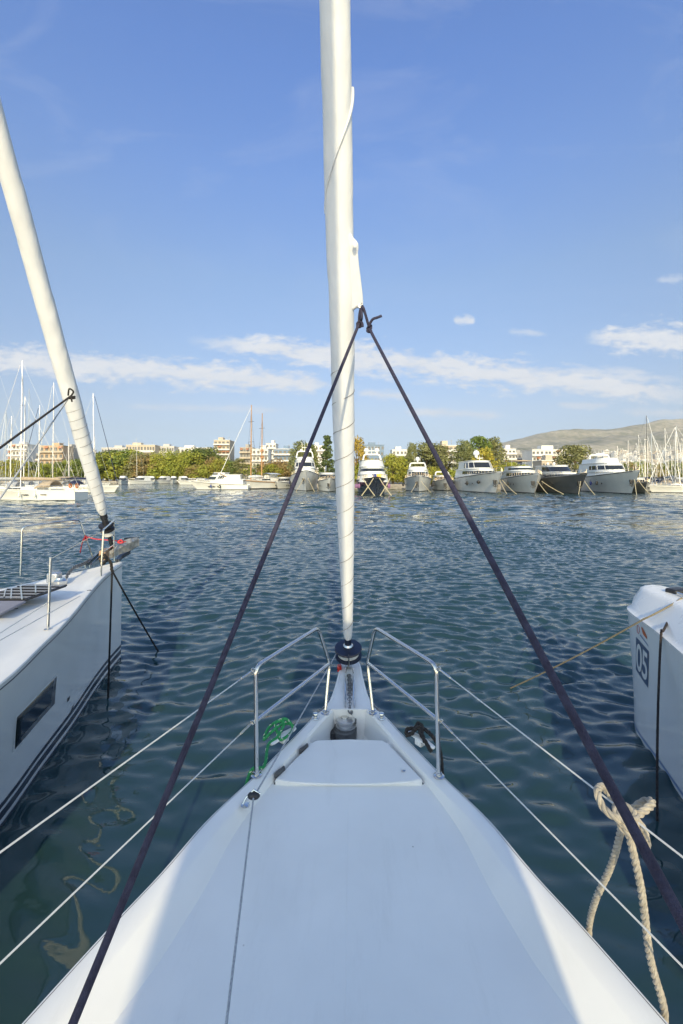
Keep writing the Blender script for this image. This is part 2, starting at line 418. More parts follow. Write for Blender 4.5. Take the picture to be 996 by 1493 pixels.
# ---------------------------------------------------------------- own boat
own = thing('sailing_yacht', 'white sailing yacht under our feet, its shaded foredeck narrowing to a steel pulpit', 'sailboat')
def ax(y): return -.025+.0265*y
hwf = pc([-8.2, -6, -3, -1, 0, .6, 1.0, 1.36, 1.655, 1.86, 2.12, 2.46, 2.86, 3.04, 3.13, 3.34, 3.6, 3.8, 3.93],
         [1.70, 1.88, 1.92, 1.74, 1.47, 1.27, 1.13, .993, .875, .785, .69, .513, .322, .238, .178, .132, .104, .088, .06])
def zef(y): return 1.40+.03*(max(y, -1)-2.44) if y > -1 else 1.40+.03*(-1-2.44)
def zdf(y): return zef(y)-.05-.028*min(1, max(0, (2.38-y)/.7))
def deck_section(y, mode):
    """half section from the centre outwards: mode 0 deck, 1 recess, 2 nose"""
    hw = hwf(y); ze = zef(y)
    if mode == 0:
        sl = .03+.10*min(1, max(0, (2.4-y)/.8)); st = min(.085+.03*min(1, max(0, (2.4-y)/.8)), hw*.4)
        inn = max(.02, hw-st-sl); zd = zdf(y)
        c = [(0, zd+.0215), (inn*.012, zd+.0207), (inn*.5, zd+.016), (inn*.97, zd+.003), (inn+.012, zd+.004), (inn+sl*.55, zd+(ze-zd)*.54), (hw-st-.006, ze-.005), (hw-st+.006, ze)]
    elif mode == 1:
        st = min(.085, hw*.38); inn = hw-st-.02; zd = ze-.19
        c = [(0, zd), (inn*.2, zd), (inn*.5, zd), (inn*.9, zd), (inn, zd+.012), (inn+.006, ze-.1), (inn+.012, ze-.012), (hw-st+.006, ze)]
    else:
        c = [(0, ze), (.03, ze), (.036, ze), (hw*.5, ze+.001), (hw*.6, ze+.001), (hw*.68, ze+.001), (hw*.74, ze), (hw*.8, ze)]
    c += [(hw-.020, ze+.003), (hw-.006, ze-.003), (hw, ze-.015)]
    return c
st = []
for y in list(np.arange(-8.2, .5, .35))+list(np.arange(.5, 2.80, .06)): st.append((float(y), 0))
st += [(2.805, 0), (2.807, 1)]+[(float(y), 1) for y in np.arange(2.84, 3.1, .04)]+[(3.10, 1), (3.102, 2)]+[(float(y), 2) for y in np.arange(3.14, 3.93, .04)]+[(3.93, 2)]
rings = []
for y, mo in st:
    c = deck_section(y, mo); a = ax(y)
    full = [(-x, z) for x, z in c[:0:-1]]+c
    rings.append([V((a+x, y, z)) for x, z in full])
d = MB().loft(rings, closed=False, caps=False)
deck = d.build('deck', M['deck'], own, ang=28)
# topsides
h = MB(); hr = []
for y in list(np.arange(-8.2, 3.93, .25))+[3.93]:
    y = float(y); hw = hwf(y); ze = zef(y); a = ax(y)
    wl = max(.01, hw*.88-.04*max(0, y-1)); wl = min(wl, hwf(min(3.93, y+.0))*.9)
    sec = [(hw-.001, ze-.012), (hw-.001, ze-.03), (hw-.004, ze-.034), (hw-.004, ze-.044), (hw-.001, ze-.048), (hw*.6+wl*.4, ze*.55), (wl, .16), (wl*.98, 0), (wl*.85, -.45)]
    hr.append([V((a-x, y, z)) for x, z in sec]+[V((a+x, y, z)) for x, z in sec[::-1]])
h.loft(hr, closed=False, caps=False)
n = len(hr); w_ = len(hr[0])
hull = h.build('hull', M['hull'], own, ang=30)
r_ = MB()
for s in (-1, 1):
    r_.tube([V((ax(y)+s*(hwf(y)+.000), y, zef(y)-.0385)) for y in [float(q) for q in np.arange(-8, 3.9, .12)]], .0035, 6)
r_.build('rubbing_strake', M['seam'], hull)
for s in (-1, 1):
    q = MB(); q.tube([V((ax(y)+s*(hwf(y)-.019), y, zef(y)+.0028)) for y in [float(q_) for q_ in np.arange(.4, 3.0, .06)]], .0013, 5); q.build('edge_seam', M['seam'], deck)
# transom
tr = MB(); tr.add(hr[0], [tuple(range(w_))]); tr.build('transom', M['hull'], own)
# locker lid
def lidpts(y0=2.435, y1=2.785, g=.006):
    out = []
    rear = []
    for k in range(-8, 9):
        t = k/8; y = y0-.028*(1-t*t)
        hw = hwf(y0)-.115-g; rear.append((ax(y)+t*hw, y))
    hf = hwf(y1)-.115-g
    fr = [(ax(y1)+hf, y1-.03), (ax(y1)+hf-.03, y1), (ax(y1), y1+.012), (ax(y1)-hf+.03, y1), (ax(y1)-hf, y1-.03)]
    return rear+fr
lp = lidpts(); lid = MB()
def lz(y): return zdf(y)+.026
top = [V((x, y, lz(y)+.007)) for x, y in lp]; bot = [V((x, y, lz(y)-.035)) for x, y in lp]
lid.loft([bot, top]); lid_o = lid.build('anchor_locker_lid', M['deck'], own, ang=40, bevel=.007)
lip = MB(); lip.tube([V((x, y-.004, lz(y)+.004)) for x, y in lp[1:16]], .0055, 8); lip.build('lid_lip', M['gel'], lid_o)
for s in (-1, 1):
    gap = MB(); gap.tube([V((ax(y)+s*(hwf(y)-.116), y, zdf(y)+.005)) for y in [2.44+.032*k for k in range(11)]], .0042, 6); gap.build('lid_seam', M['seam'], lid_o)
for px, py in ((443, 1092), (408, 1126)):
    p = onz(px, py, 1.39); q = MB(); dv = V((.165, .25, 0)).normalized(); R = Matrix((( dv.y, dv.x, 0), (-dv.x, dv.y, 0), (0, 0, 1)))
    R = Matrix.Rotation(math.atan2(-dv.x, dv.y), 3, 'Z')
    q.box(p, (.016, .075, .02), M=R); q.tube([p-dv*.037+V((.0, 0, .012)), p+dv*.037+V((0, 0, .012))], .0065, 8)
    q.build('hinge', M['grey'], lid_o, bevel=.002)
q = MB(); q.lathe([(.004, .014), (.011, .0145), (.012, .017), (.006, .019), (.003, .016)], onz(588, 1124, 1.385)-V((0, 0, .0135)), n=16); q.build('lid_latch', M['steel'], lid_o)

m = MB(); m.tube([V((ax(y), y, zdf(y)+.0205)) for y in [.5+.06*k for k in range(31)]], .0022, 6); m.build('deck_seam', M['deck'], own)
# pulpit rails
steel_n = 12
P = lambda px, py, D: at(px, py, D)
def pulpit(outer_b, outer_t, corner, kink, inner_b, mid):
    r = MB()
    ob = outer_b; ot = outer_t
    r.tube(bend([ob, ot, corner, kink, inner_b], .055, 8), .0125, steel_n)
    o = r.build('pulpit', M['steel'], own)
    m = MB(); m.tube([mid, kink+(mid-kink).normalized()*.004], .0115, steel_n); m.build('middle_rail', M['steel'], o)
    for b in (ob, inner_b):
        f = MB(); f.lathe([(.03, 0), (.03, .004), (.024, .007), (.017, .008), (.016, .022), (.013, .024)], (b.x, b.y, b.z-.003), n=20); f.build('base_flange', M['steel'], o)
    return o
obL = onz(374, 1130, 1.405); otL = V((obL.x-.004, obL.y, HC-275/F*obL.y))
midL = at(372, 1052, obL.y); cL = at(464, 915, 3.06); kL = at(481, 967, 3.15); ibL = onz(474, 1039, 1.42)
obR = onz(640, 1131, 1.405); otR = at(636, 970, obR.y); midR = at(639, 1050, obR.y); cR = at(547, 915, 3.06); kR = at(535.5, 966, 3.15); ibR = onz(544, 1039, 1.42)
pulpit(obL, otL, cL, kL, ibL, midL); pulpit(obR, otR, cR, kR, ibR, midR)
# lifelines and the next stanchions aft
def life(a, b, ends):
    m = MB(); m.tube([a, b], .0029, 8); o = m.build('lifeline', M['wire'], own)
    d = (b-a).normalized()
    t = MB(); t.tube([a-d*.0, a+d*.03], .005, 8); t.tube([a+d*.03, a+d*.12], .0062, 8); t.tube([a+d*.12, a+d*.16], .004, 8)
    t.build('turnbuckle', M['steel'], o)
    e = MB(); e.tube([a+V((math.cos(k/8*2*PI)*.011, 0, math.sin(k/8*2*PI)*.011)) for k in range(9)], .003, 6); e.build('ring', M['steel'], o)
lifeends = {}
for nm, a, px, py in (('lu', otL+V((-.012, -.01, -.015)), 0, 1243), ('ll', midL+V((-.012, -.01, 0)), 0, 1405), ('ru', otR+V((.012, -.01, -.015)), 996, 1250), ('rl', midR+V((.012, -.01, 0)), 996, 1410)):
    b = at(px, py, 1.2); b2 = a+(b-a)*1.9; lifeends[nm] = (a, b2); life(a, b2, nm)
for s, up in ((-1, 'lu'), (1, 'ru')):
    top = lifeends[up][1]; m = MB(); m.tube([V((top.x, top.y, zef(top.y)-.02)), V((top.x, top.y, top.z+.01))], .0125, 12); m.build('stanchion', M['steel'], own)

# bow fittings: pop-up studs, cleats
for px, py in ((460, 1047), (556.5, 1047)):
    p = onz(px, py, 1.42); m = MB(); m.lathe([(.026, 0), (.027, .006), (.022, .012), (.013, .014), (.013, .03), (.018, .034), (.016, .04), (.006, .042)], p-V((0, 0, .006)), n=20); m.build('deck_stud', M['steel'], own)
def cleat(p, d):
    m = MB(); d = d.normalized(); zz = V((0, 0, 1)); q = zz.cross(d)
    pr = [(-.11, .012, .03), (-.09, .02, .03), (-.03, .026, .034), (.03, .026, .034), (.09, .02, .03), (.11, .012, .03)]
    rings = [[p+d*l+q*(w*math.cos(a))+zz*(z+.008*math.sin(a)) for a in [2*PI*k/10 for k in range(10)]] for l, w, z in pr]
    m.loft(rings); m.box(p+zz*.014, (.05, .05, .032), rz=math.atan2(d.y, d.x)); return m.build('mooring_cleat', M['gel'], own, bevel=.003)
clL = onz(420, 1080, 1.41); clR = onz(606, 1085, 1.41)
cleat(clL+V((-.03, 0, 0)), V((.20, .27, 0))); cleat(clR+V((.03, 0, 0)), V((-.20, .27, 0)))
# windlass in the recess
p = onz(503, 1062, 1.30); wd = MB()
wd.lathe([(.078, -.09), (.082, -.02), (.082, .0), (.074, .008), (.072, .02)], p, n=28); wl_o = wd.build('windlass', M['grey'], own)
m = MB(); m.lathe([(.070, .02), (.070, .026), (.052, .028), (.05, .045), (.064, .055), (.062, .066), (.02, .07)], p+V((.006, 0, 0)), n=28); m.build('gypsy', M['alu'], wl_o)
m = MB(); m.lathe([(.024, .07), (.024, .078), (.005, .08)], p+V((-.004, .004, 0)), n=16); m.build('cap', M['steel'], wl_o)
m = MB(); m.box(p+V((-.075, .0, -.03)), (.05, .10, .06)); m.build('motor_cover', M['black'], wl_o, bevel=.012)
# bow roller with chain
br = MB()
for px in (503.5, 515.6):
    a = at(px, 1038, 3.12); b = at(px, 985, 3.50); c = at(px+(.6 if px < 510 else -.6), 975, 3.66)
    br.tube([a, b, c], .0065, 8)
    br.box((a+b)/2+V((0, 0, -.02)), (.005, (b-a).length, .05))
br_o = br.build('bow_roller', M['steel'], own, bevel=0)
m = MB(); m.box(at(509.5, 992, 3.52)+V((0, 0, -.03)), (.05, .20, .012)); m.box(at(509.5, 1010, 3.36)+V((0, 0, -.045)), (.055, .5, .008)); m.build('roller_channel', M['grey'], br_o)
for ft_ in ((500, 1037, 503, 1034, 507, 1039), (514, 1039, 517, 1034, 521, 1037)):
    m = MB(); m.tube([at(ft_[0], ft_[1], 3.13), at(ft_[2], ft_[3], 3.13), at(ft_[4], ft_[5], 3.13)], .006, 8); m.build('roller_foot', M['steel'], br_o)
def chain(pts, pitch, r, parent, name='anchor_chain'):
    m = MB(); fr = frames(pts); s = 0; nxt = 0; k = 0
    for i in range(1, len(pts)):
        s += (pts[i]-pts[i-1]).length
        if s >= nxt:
            nxt += pitch; t, u_, w2 = fr[i]; p = pts[i]; q = (V((0, 0, 1)) if k % 2 else V((0, 0, 1)).cross(t)).normalized(); k += 1
            loop = [p+t*(pitch*.72*math.cos(a))+q*(pitch*.42*math.sin(a)) for a in [2*PI*j/12 for j in range(12)]]
            m.tube(loop+[loop[0]], r, 6)
    return m.build(name, M['chain'], parent)
ch = crv([at(509, 985, 3.58), at(510, 1000, 3.44)+V((0, 0, .012)), at(510, 1020, 3.26)+V((0, 0, .012)), at(511, 1037, 3.10), V((p.x+.075, p.y+.09, 1.36)), V((p.x+.075, p.y+.02, 1.34))], .004)
chain(ch, .034, .0052, own)
# furling drum, foil, sail
fb = V((.0585, 3.75, 1.50)); ft = V((-.036, 2.474, 5.68)); fd = (ft-fb).normalized()
def stay(z): return fb+(ft-fb)*((z-fb.z)/(ft.z-fb.z))
dr = MB(); zc = stay(1.545)
dr.lathe([(.03, -.05), (.055, -.048), (.056, -.012), (.108, -.010), (.112, -.004), (.112, .006), (.06, .01), (.055, .055), (.10, .058), (.112, .062), (.114, .070), (.110, .078), (.06, .082), (.045, .084), (.04, .10), (.028, .105), (.028, .2), (.02, .21)], zc, fd, n=40)
dr_o = dr.build('furling_drum', M['navy'], own, ang=30)
m = MB(); m.lathe([(.058, .012), (.088, .014), (.09, .052), (.058, .053)], zc, fd, n=30, caps=False); m.build('line_coil', M['wire'], dr_o)
m = MB(); m.lathe([(.040, .085), (.041, .10), (.03, .112)], zc, fd, n=20); m.build('collar', M['steel'], dr_o)
m = MB(); cpt = zc-fd*.05; m.box(cpt+V((0, .0, -.05)), (.022, .022, .12)); m.box(cpt+V((-.022, -.02, -.03)), (.008, .05, .10)); m.box(cpt+V((.022, -.02, -.03)), (.008, .05, .10)); m.tube([cpt+V((-.035, -.02, -.0)), cpt+V((.035, -.02, -.0))], .006, 8)
m.tube([zc+V((0, -.115, .05)), zc+V((.004, -.118, -.04)), zc+V((.004, -.06, -.08))], .006, 8)
m.build('tack_bracket', M['steel'], dr_o)
m = MB(); q = at(495, 974, 3.72); m.box(q, (.035, .05, .05)); m.sphere(q+V((-.004, -.022, .01)), .018, 10); m.build('bow_light', M['red'], own, bevel=.006)

def furled(name, base, dirv, z0, zs, rs, parent, mat_, spiral=.045, pitch=1.15, ph=0, nz=150, nth=40, cords=None, uvdir=1):
    """rolled headsail round a stay: radius profile, spiral cloth edge, folds"""
    rf = pc(zs, rs); dirv = dirv.normalized(); mb = MB(); rings = []; L_ = zs[-1]
    u_ = V((1, 0, 0)); u_ = (u_-dirv*u_.dot(dirv)).normalized(); w2 = dirv.cross(u_)
    prev = None
    for i in range(nz+1):
        l = L_*i/nz; r = rf(l); ring = []
        for k in range(nth):
            a = 2*PI*k/nth
            sp = ((a*uvdir/(2*PI)+l/pitch+ph) % 1.0)
            q = r*(1+spiral*(sp-.5)+.03*math.sin(3*a+l*2.1)*math.sin(l*1.3+1)+.03*noise.noise(V((math.cos(a)*1.5, math.sin(a)*1.5, l*5)))+.02*noise.noise(V((math.cos(a), math.sin(a), l*1.7+7))))
            ring.append(base+dirv*l+u_*q*math.cos(a)+w2*q*math.sin(a))
        rings.append(ring)
    mb.loft(rings)
    o = mb.build(name, mat_, parent, ang=50)
    if cords:
        c0, c1, pt, rad, hand = cords; m = MB(); pts = []
        nn_ = int((c1-c0)/pt*28)
        for i in range(nn_+1):
            l = c0+(c1-c0)*i/nn_; a = hand*2*PI*l/pt; r = rf(l)*1.012+rad*.2
            pts.append(base+dirv*l+u_*r*math.cos(a)+w2*r*math.sin(a))
        m.tube(pts, rad, 5); m.build('wrap_cord', M['cord'], o)
    return o
zz_ = [0, .05, .3, .6, 1.0, 1.45, 2.0, 2.6, 3.2, 3.9, 4.6, 6, 9, 12]
rr_ = [.020, .034, .044, .052, .062, .071, .078, .083, .0865, .0875, .085, .08, .07, .05]
sb = zc+fd*.14
sail = furled('furled_headsail', sb, fd, 0, zz_, rr_, own, M['sail'], cords=(.1, 2.2, .205, .0016, 1), pitch=-1.05, ph=.12, nz=260)
# leech edge lying in a long turn over the roll
m = MB(); pts = []
rf = pc(zz_, rr_); uu = V((1, 0, 0)); uu = (uu-fd*uu.dot(fd)).normalized(); ww = fd.cross(uu)
for i in range(60):
    t = i/59; z = 5.30-.62*t; l = (z-sb.z)/fd.z; a = .15-PI*1.05*t; r = rf(l)*1.03+.002
    pts.append(sb+fd*l+uu*r*math.cos(a)+ww*r*math.sin(a))
m.tube(pts, [.009*(1-.75*i/59)+.001 for i in range(60)], 8); m.build('leech_edge', M['sail2'], sail)
# clew: the free corner standing off the roll
def D_at(z): return stay(z).y
cl = MB(); zA, zB = HC+(697-352)/F*2.80, HC+(697-448)/F*2.90
outl = [(511, 338), (516, 346), (520, 350), (522.5, 354), (523, 360), (522, 367), (523.5, 385), (526.5, 408), (529, 430), (530, 446), (527, 449), (521, 447), (514, 452), (506, 456), (504, 400), (505, 350)]
A = [at(x, y, D_at(HC+(697-y)/F*2.85)-.055) for x, y in outl]; B = [a+V((0, .030, 0)) for a in A]
cl.loft([A, B]); co_ = cl.build('clew', M['sail2'], sail, bevel=.008)
m = MB(); q = at(526.5, 446, 2.80); m.tube([q+V((math.cos(a)*.012, -.0, math.sin(a)*.016)) for a in [2*PI*k/14 for k in range(15)]], .004, 8); m.build('clew_ring', M['steel'], co_)
m = MB(); q = at(517.5, 357, 2.745); m.sphere(q, .016, 14, sc=(.9, .5, 1.3)); m.build('clew_fold', M['sail2'], co_)

# aft of the camera: mast, boom, coachroof, and an added block shading the foredeck
m = MB(); mb_ = V((.07, -.9, 1.5)); m.tube([mb_, mb_+V((-.41, -.42, 15.2))], [.1, .085], 16); mast = m.build('mast', M['alu'], own)
m = MB()
rings = []
for y, w0, z in ((-.3, .35, 1.42), (-.35, .55, 1.62), (-1.6, .78, 1.78), (-4.2, .85, 1.86), (-4.3, .85, 1.40)):
    rings.append([V((ax(y)+x, y, zz)) for x, zz in ((-w0-.08, 1.30), (-w0, z-.03), (-w0*.8, z), (w0*.8, z), (w0, z-.03), (w0+.08, 1.30))])
m.loft(rings); m.build('coachroof', M['gel'], own, bevel=.02)
m = MB(); bx = V((ax(-1.1), -1.05, 3.2)); m.tube([bx, bx+V((-.12, -4.6, .12))], .07, 12); boom = m.build('boom', M['alu'], own)
m = MB(); m.loft([[bx+V((q*.16*s_, -.1-4.3*t, .08+dz)) for q, dz in ((-1, 0), (-.9, .22), (-.3, .42), (.3, .42), (.9, .22), (1, 0))] for t, s_ in ((0, 1), (.5, .9), (1, .6))]); m.build('sail_bag', M['canvas_grey'], boom, bevel=.02)
m = MB(); rings = []
CW0, CW1, CT = -.60, .80, 4.13  # sides and top of the unseen block, added to throw the foredeck shadow strip
for y, top, wl_, wr_ in ((-1.2, CT-.02, CW0, CW1), (-1.3, CT, CW0, CW1), (-6.4, CT, CW0-.02, CW1+.02), (-6.5, CT-.05, CW0, CW1)):
    rings.append([V((x, y, z)) for x, z in ((wl_, 1.3), (wl_, top-.18), (wl_+.1, top-.04), (wl_+.25, top), (wr_-.25, top), (wr_-.1, top-.04), (wr_, top-.18), (wr_, 1.3))])
m.loft(rings); m.build('shadow_caster', M['canvas_navy'], own, bevel=.03)
m = MB(); m.box((ax(-6.6), -7.4, 1.35), (2.6, 1.4, .08)); m.build('cockpit_sole', M['gel'], own)

# ---------------------------------------------------------------- ropes on the own boat
def rope_thing(name, label, pts, r, mt, cat='rope', laid=False, step=.02, n=8, group=None, twist=None):
    mb = MB(); pp = pts if len(pts) > 30 else crv(pts, step)
    if laid: rope3(mb, pp, r, twist)
    else: mb.tube(pp, r, n)
    o = mb.build(name, mt, None, loc=tuple(pp[0]), ang=60); return tag(o, label, cat, group)
ckL = at(523.5, 472, 2.82); ckR = at(538.5, 479, 2.82)
LA = at(105, 1493, .90); RA = at(996, 1340, .66)
eL = LA+(LA-ckL)*.25; eR = RA+(RA-ckR)*.42
def knot(mb, c, r, k=3, s=.019):
    for i in range(k):
        mb.tube([c+V((math.cos(a)*s*.62, math.sin(a)*s*.5, -s*.8+i*r*1.35+math.sin(a+i)*.009)) for a in [2*PI*j/14 for j in range(15)]], r, 8)
rng_ = V((0, 0, 0)); ring = at(526.5, 449, 2.79)
sh = MB(); sag = lambda a, b, s: [a.lerp(b, t)+V((0, 0, -s*4*t*(1-t))) for t in [i/120 for i in range(121)]]
sh.tube(sag(ckL, eL, .006), .0092, 12)
sh.tube(crv([ckL, at(524, 460, 2.80), ring, at(527.5, 462, 2.77), ckL+V((.012, -.012, .012))], .006), .0082, 10); knot(sh, ckL, .008)
sh.tube(crv([ckL+V((.01, -.02, .01)), ckL+V((.02, -.03, -.012)), ckL+V((.02, -.03, -.03))], .006), .0085, 10)
o = sh.build('rope', M['purple'], None, loc=tuple(ckL)); tag(o, 'dark purple sheet running from the sail corner down to the lower left of the deck', 'rope')
sh = MB(); sh.tube(sag(ckR, eR, .006), .0092, 12)
sh.tube(crv([ckR, at(534, 462, 2.80), at(528.5, 447, 2.79), at(531, 452, 2.77), ckR+V((-.006, -.016, .014))], .006), .0082, 10); knot(sh, ckR, .0085)
sh.tube(crv([ckR+V((-.005, -.018, .008)), at(543, 466, 2.78), at(550, 463, 2.77), at(556.5, 460.5, 2.77)], .006), .0085, 10)
o = sh.build('rope', M['purple'], None, loc=tuple(ckR)); tag(o, 'dark purple sheet with a loose tail end, running from sail corner to right edge', 'rope')
# furling line through its block
blk = onz(370, 1160, 1.44)
pts = [zc+fd*.03+V((-.10, -.03, 0)), at(437, 1062, 2.9), onz(404, 1113, 1.455), blk+V((.004, 0, 0))]
pts = sag(pts[0], pts[-1], .006)
tail = [blk+(onz(330, 1493, 1.40)+V((0, 0, 0))-blk)*(i/40) for i in range(1, 62)]
tail = [V((t.x, t.y, max(t.z, zdf(t.y)+.030))) for t in tail]
rope_thing('furling_line', 'thin grey furling line from the black drum through a block and along the deck', pts+tail, .0046, M['greyline'], 'line')
m = MB(); dvv = V((-.3, -.5, 0)).normalized()
m.sphere(blk, .026, 14, sc=(1.25, .8, .75)); bo = m.build('block', M['black'], own)
m = MB(); m.tube([blk+V((-.052, -.01, -.035)), blk+V((-.035, 0, -.008)), blk+V((0, .004, .026)), blk+V((.03, .006, .006))], .005, 8); m.lathe([(.022, 0), (.022, .004), (.008, .006)], blk+V((-.04, -.005, -.046)), n=14); m.build('strap', M['steel'], bo)
# green rope on the port cleat
g = MB(); c0 = clL+V((-.03, 0, .03)); gp = []
ctrl = [c0+V((.05, .09, .0)), c0+V((.055, .05, .03)), c0+V((.0, .075, .065)), c0+V((-.09, .05, .03)), c0+V((-.115, -.02, -.01)), c0+V((-.07, -.01, .03)), c0+V((-.01, .05, .045)), c0+V((.05, .07, .03)), c0+V((.045, .01, .012)), c0+V((-.005, -.05, .006)), c0+V((-.02, -.02, .02)), c0+V((0, .06, .05)), c0+V((-.055, .05, .05)), c0+V((-.03, -.03, .015)), c0+V((-.075, -.1, .004)), onz(385, 1117, 1.415), onz(371, 1123, 1.405)+V((-.02, -.02, 0)), onz(362, 1128, 1.38)+V((-.05, -.02, -.25))]
gpts = crv(ctrl, .006); g.tube(gpts, .0088, 10)
fl = frames(gpts)
for i in range(4, len(gpts)-3, 5):
    t, a_, b_ = fl[i]; an = i*1.9; nrm = a_*math.cos(an)+b_*math.sin(an)
    g.tube([gpts[i]+nrm*.0072-t*.006+nrm.cross(t)*.003, gpts[i]+nrm*.0082, gpts[i]+nrm*.0072+t*.006-nrm.cross(t)*.003], .0026, 6, m=1)
o = g.build('rope', [M['greenrope'], M['whitefleck']], None, loc=tuple(c0)); tag(o, 'green rope with white flecks coiled round the white cleat left of the windlass', 'rope')
# dark rope on the starboard cleat
g = MB(); c0 = clR+V((.03, 0, .035))
rope3(g, crv([c0+V((-.085, .035, .005)), c0+V((-.07, .06, .022)), c0+V((-.03, .055, .03)), c0+V((.0, .05, .035)), c0+V((.0, 0, .03)), c0+V((.02, -.05, .012)), c0+V((.045, -.10, -.02))], .006), .012)
rope3(g, crv([c0+V((-.085, .03, .0)), c0+V((-.05, .02, .02)), c0+V((-.01, .04, .045)), c0+V((.03, .04, .035)), c0+V((.075, -.03, .02)), c0+V((.10, -.09, -.03)), c0+V((.11, -.11, -.2))], .006), .012)
rope3(g, crv([c0+V((-.02, .05, .04)), c0+V((.0, .075, .05)), c0+V((.02, .05, .045)), c0+V((.01, .01, .03)), c0+V((.015, -.06, .012))], .006), .012)
o = g.build('rope', M['darkrope'], None, loc=tuple(c0)); tag(o, 'dark brown rope knotted round the white cleat on the right of the bow', 'rope')
# beige rope tied on the starboard lifeline, tails over the side
k0 = at(908, 1192, 1.36); rp = MB(); tw = .07
c1 = crv([at(874, 1148, 1.44), at(871, 1156, 1.40), at(880, 1178, 1.37), at(898, 1192, 1.34), at(915, 1196, 1.34), at(930, 1188, 1.36), at(947, 1176, 1.38), at(950, 1168, 1.41), at(938, 1169, 1.43), at(922, 1180, 1.42), at(908, 1184, 1.42), at(893, 1165, 1.45), at(880, 1148, 1.46), at(874, 1148, 1.44)], .006)
rope3(rp, c1, .0112, tw)
c2 = crv([at(920, 1196, 1.36), at(928, 1196, 1.33), at(938, 1210, 1.33), at(943, 1230, 1.35), at(940, 1237, 1.38), at(934, 1225, 1.39), at(930, 1205, 1.39), at(921, 1198, 1.38)], .006); rope3(rp, c2, .0112, tw)
for i in range(3):
    q = at(912+i*3, 1186+i*9, 1.35); rope3(rp, [q+V((.026*math.cos(a), .024*math.sin(a), .006*math.sin(a))) for a in [2*PI*j/26 for j in range(27)]], .0115, tw)
e1 = onz(857, 1351, 1.37); e2 = onz(964, 1472, 1.36)
def tail_pts(a, b, dx): 
    return crv([a, a.lerp(b, .33)+V((.008, 0, -.004)), a.lerp(b, .7)+V((-.004, 0, 0)), b+V((dx, 0, .006)), b+V((dx, .0, -.1)), b+V((dx, 0, -.6))], .006)
rope3(rp, tail_pts(at(908, 1200, 1.38), e1, .006), .0105, tw); rope3(rp, tail_pts(at(914, 1204, 1.34), e2, .008), .0112, tw)
o = rp.build('rope', M['hemp'], None, loc=tuple(k0)); tag(o, 'thick beige laid rope tied in a bow on the right lifeline, two tails hanging overboard', 'rope')
for e in (e1, e2):
    pass

# ---------------------------------------------------------------- neighbour boats
class Hull:
    def __init__(s, ax_, hs, hw, zs, y0, y1, pw=1.3): s.ax, s.hs, s.hw, s.zs, s.y0, s.y1, s.pw = ax_, hs, hw, zs, y0, y1, pw
    def half(s, y, z):
        zs = s.zs(y); t = max(0, min(1, z/zs)); a, b = s.hw(y), s.hs(y)
        return a+(b-a)*t**s.pw
    def p(s, side, y, z, off=0):
        if off:
            e = .01; t1 = s.p(side, y+e, z)-s.p(side, y-e, z); t2 = s.p(side, y, z+e)-s.p(side, y, z-e); n = t1.cross(t2).normalized()
            if n.x*side < 0: n = -n
            return s.p(side, y, z)+n*off
        return V((s.ax(y)+side*s.half(y, z), y, z))
    def pix(s, side, px, py, off=0):
        a = (px-CX)/F; b = (CY-py)/F; f = lambda D: a*D-(s.ax(D)+side*s.half(D, HC+b*D)); lo, hi = s.y1, max(.8, s.y0)
        best = None; N_ = 400
        prev = f(hi)
        for i in range(1, N_+1):
            D = hi+(lo-hi)*i/N_; v_ = f(D)
            if v_*prev <= 0: best = D; break
            prev = v_
        if best is None: best = min((hi+(lo-hi)*i/N_ for i in range(N_+1)), key=lambda D: abs(f(D)))
        return s.p(side, best, HC+b*best, off), best, HC+b*best
    def mesh(s, ys, zt, parent, mat_, name='hull'):
        mb = MB(); rings = []
        for y in ys:
            z1 = s.zs(y); zz = [-.5, -.05]+[z1*t for t in zt]
            right = [s.p(1, y, max(0, z)) if z >= 0 else V((s.ax(y)+s.hw(y)*(.98 if z > -.1 else .75), y, z)) for z in zz]
            left = [s.p(-1, y, max(0, z)) if z >= 0 else V((s.ax(y)-s.hw(y)*(.98 if z > -.1 else .75), y, z)) for z in zz]
            for q, z in zip(right, zz): q.z = z
            for q, z in zip(left, zz): q.z = z
            rings.append(left[::-1]+right)
        mb.loft(rings, closed=False, caps=False)
        n = len(rings[0]); b = 0
        mb.f.append(tuple(range(n))); mb.m.append(0); e = (len(rings)-1)*n; mb.f.append(tuple(e+k for k in range(n-1, -1, -1))); mb.m.append(0)
        return mb.build(name, mat_, parent, ang=32)
    def strip(s, side, ys, z0, z1, parent, mat_, name, off=.003):
        mb = MB(); mb.loft([[s.p(side, y, z0(y) if callable(z0) else z0, off), s.p(side, y, z1(y) if callable(z1) else z1, off)] for y in ys], closed=False, caps=False)
        return mb.build(name, mat_, parent)

# left neighbour
Lb = thing('sailing_yacht', 'white sailing yacht moored on the left, sunlit deck, dark slanted hull window', 'sailboat', (-3.9, 2.0, 0))
HL = Hull(lambda y: -3.74-.1*(7.45-y), pc([-6, -2, 1.5, 3.3, 4.14, 4.9, 5.6, 6.41, 7.0, 7.50], [1.9, 2.08, 1.98, 1.63, 1.32, 1.03, .73, .395, .19, .045]),
          pc([-6, -2, 2, 3.87, 4.57, 5.38, 6.4, 7.0, 7.50], [1.6, 1.75, 1.52, 1.14, .92, .68, .33, .15, .02]), lambda y: 1.50+.035*max(0, y-4.5), -6, 7.5)
ysL = [-6+.5*k for k in range(17)]+[2.5+.2*k for k in range(1, 20)]+[6.4+.1*k for k in range(12)]; ysL = [y for y in ysL if y < 7.49]+[7.5]
hl = HL.mesh(ysL, [0, .06, .12, .2, .35, .5, .65, .8, .92, 1.0], Lb, M['hull'])
yv = [y for y in ysL if y > 0]
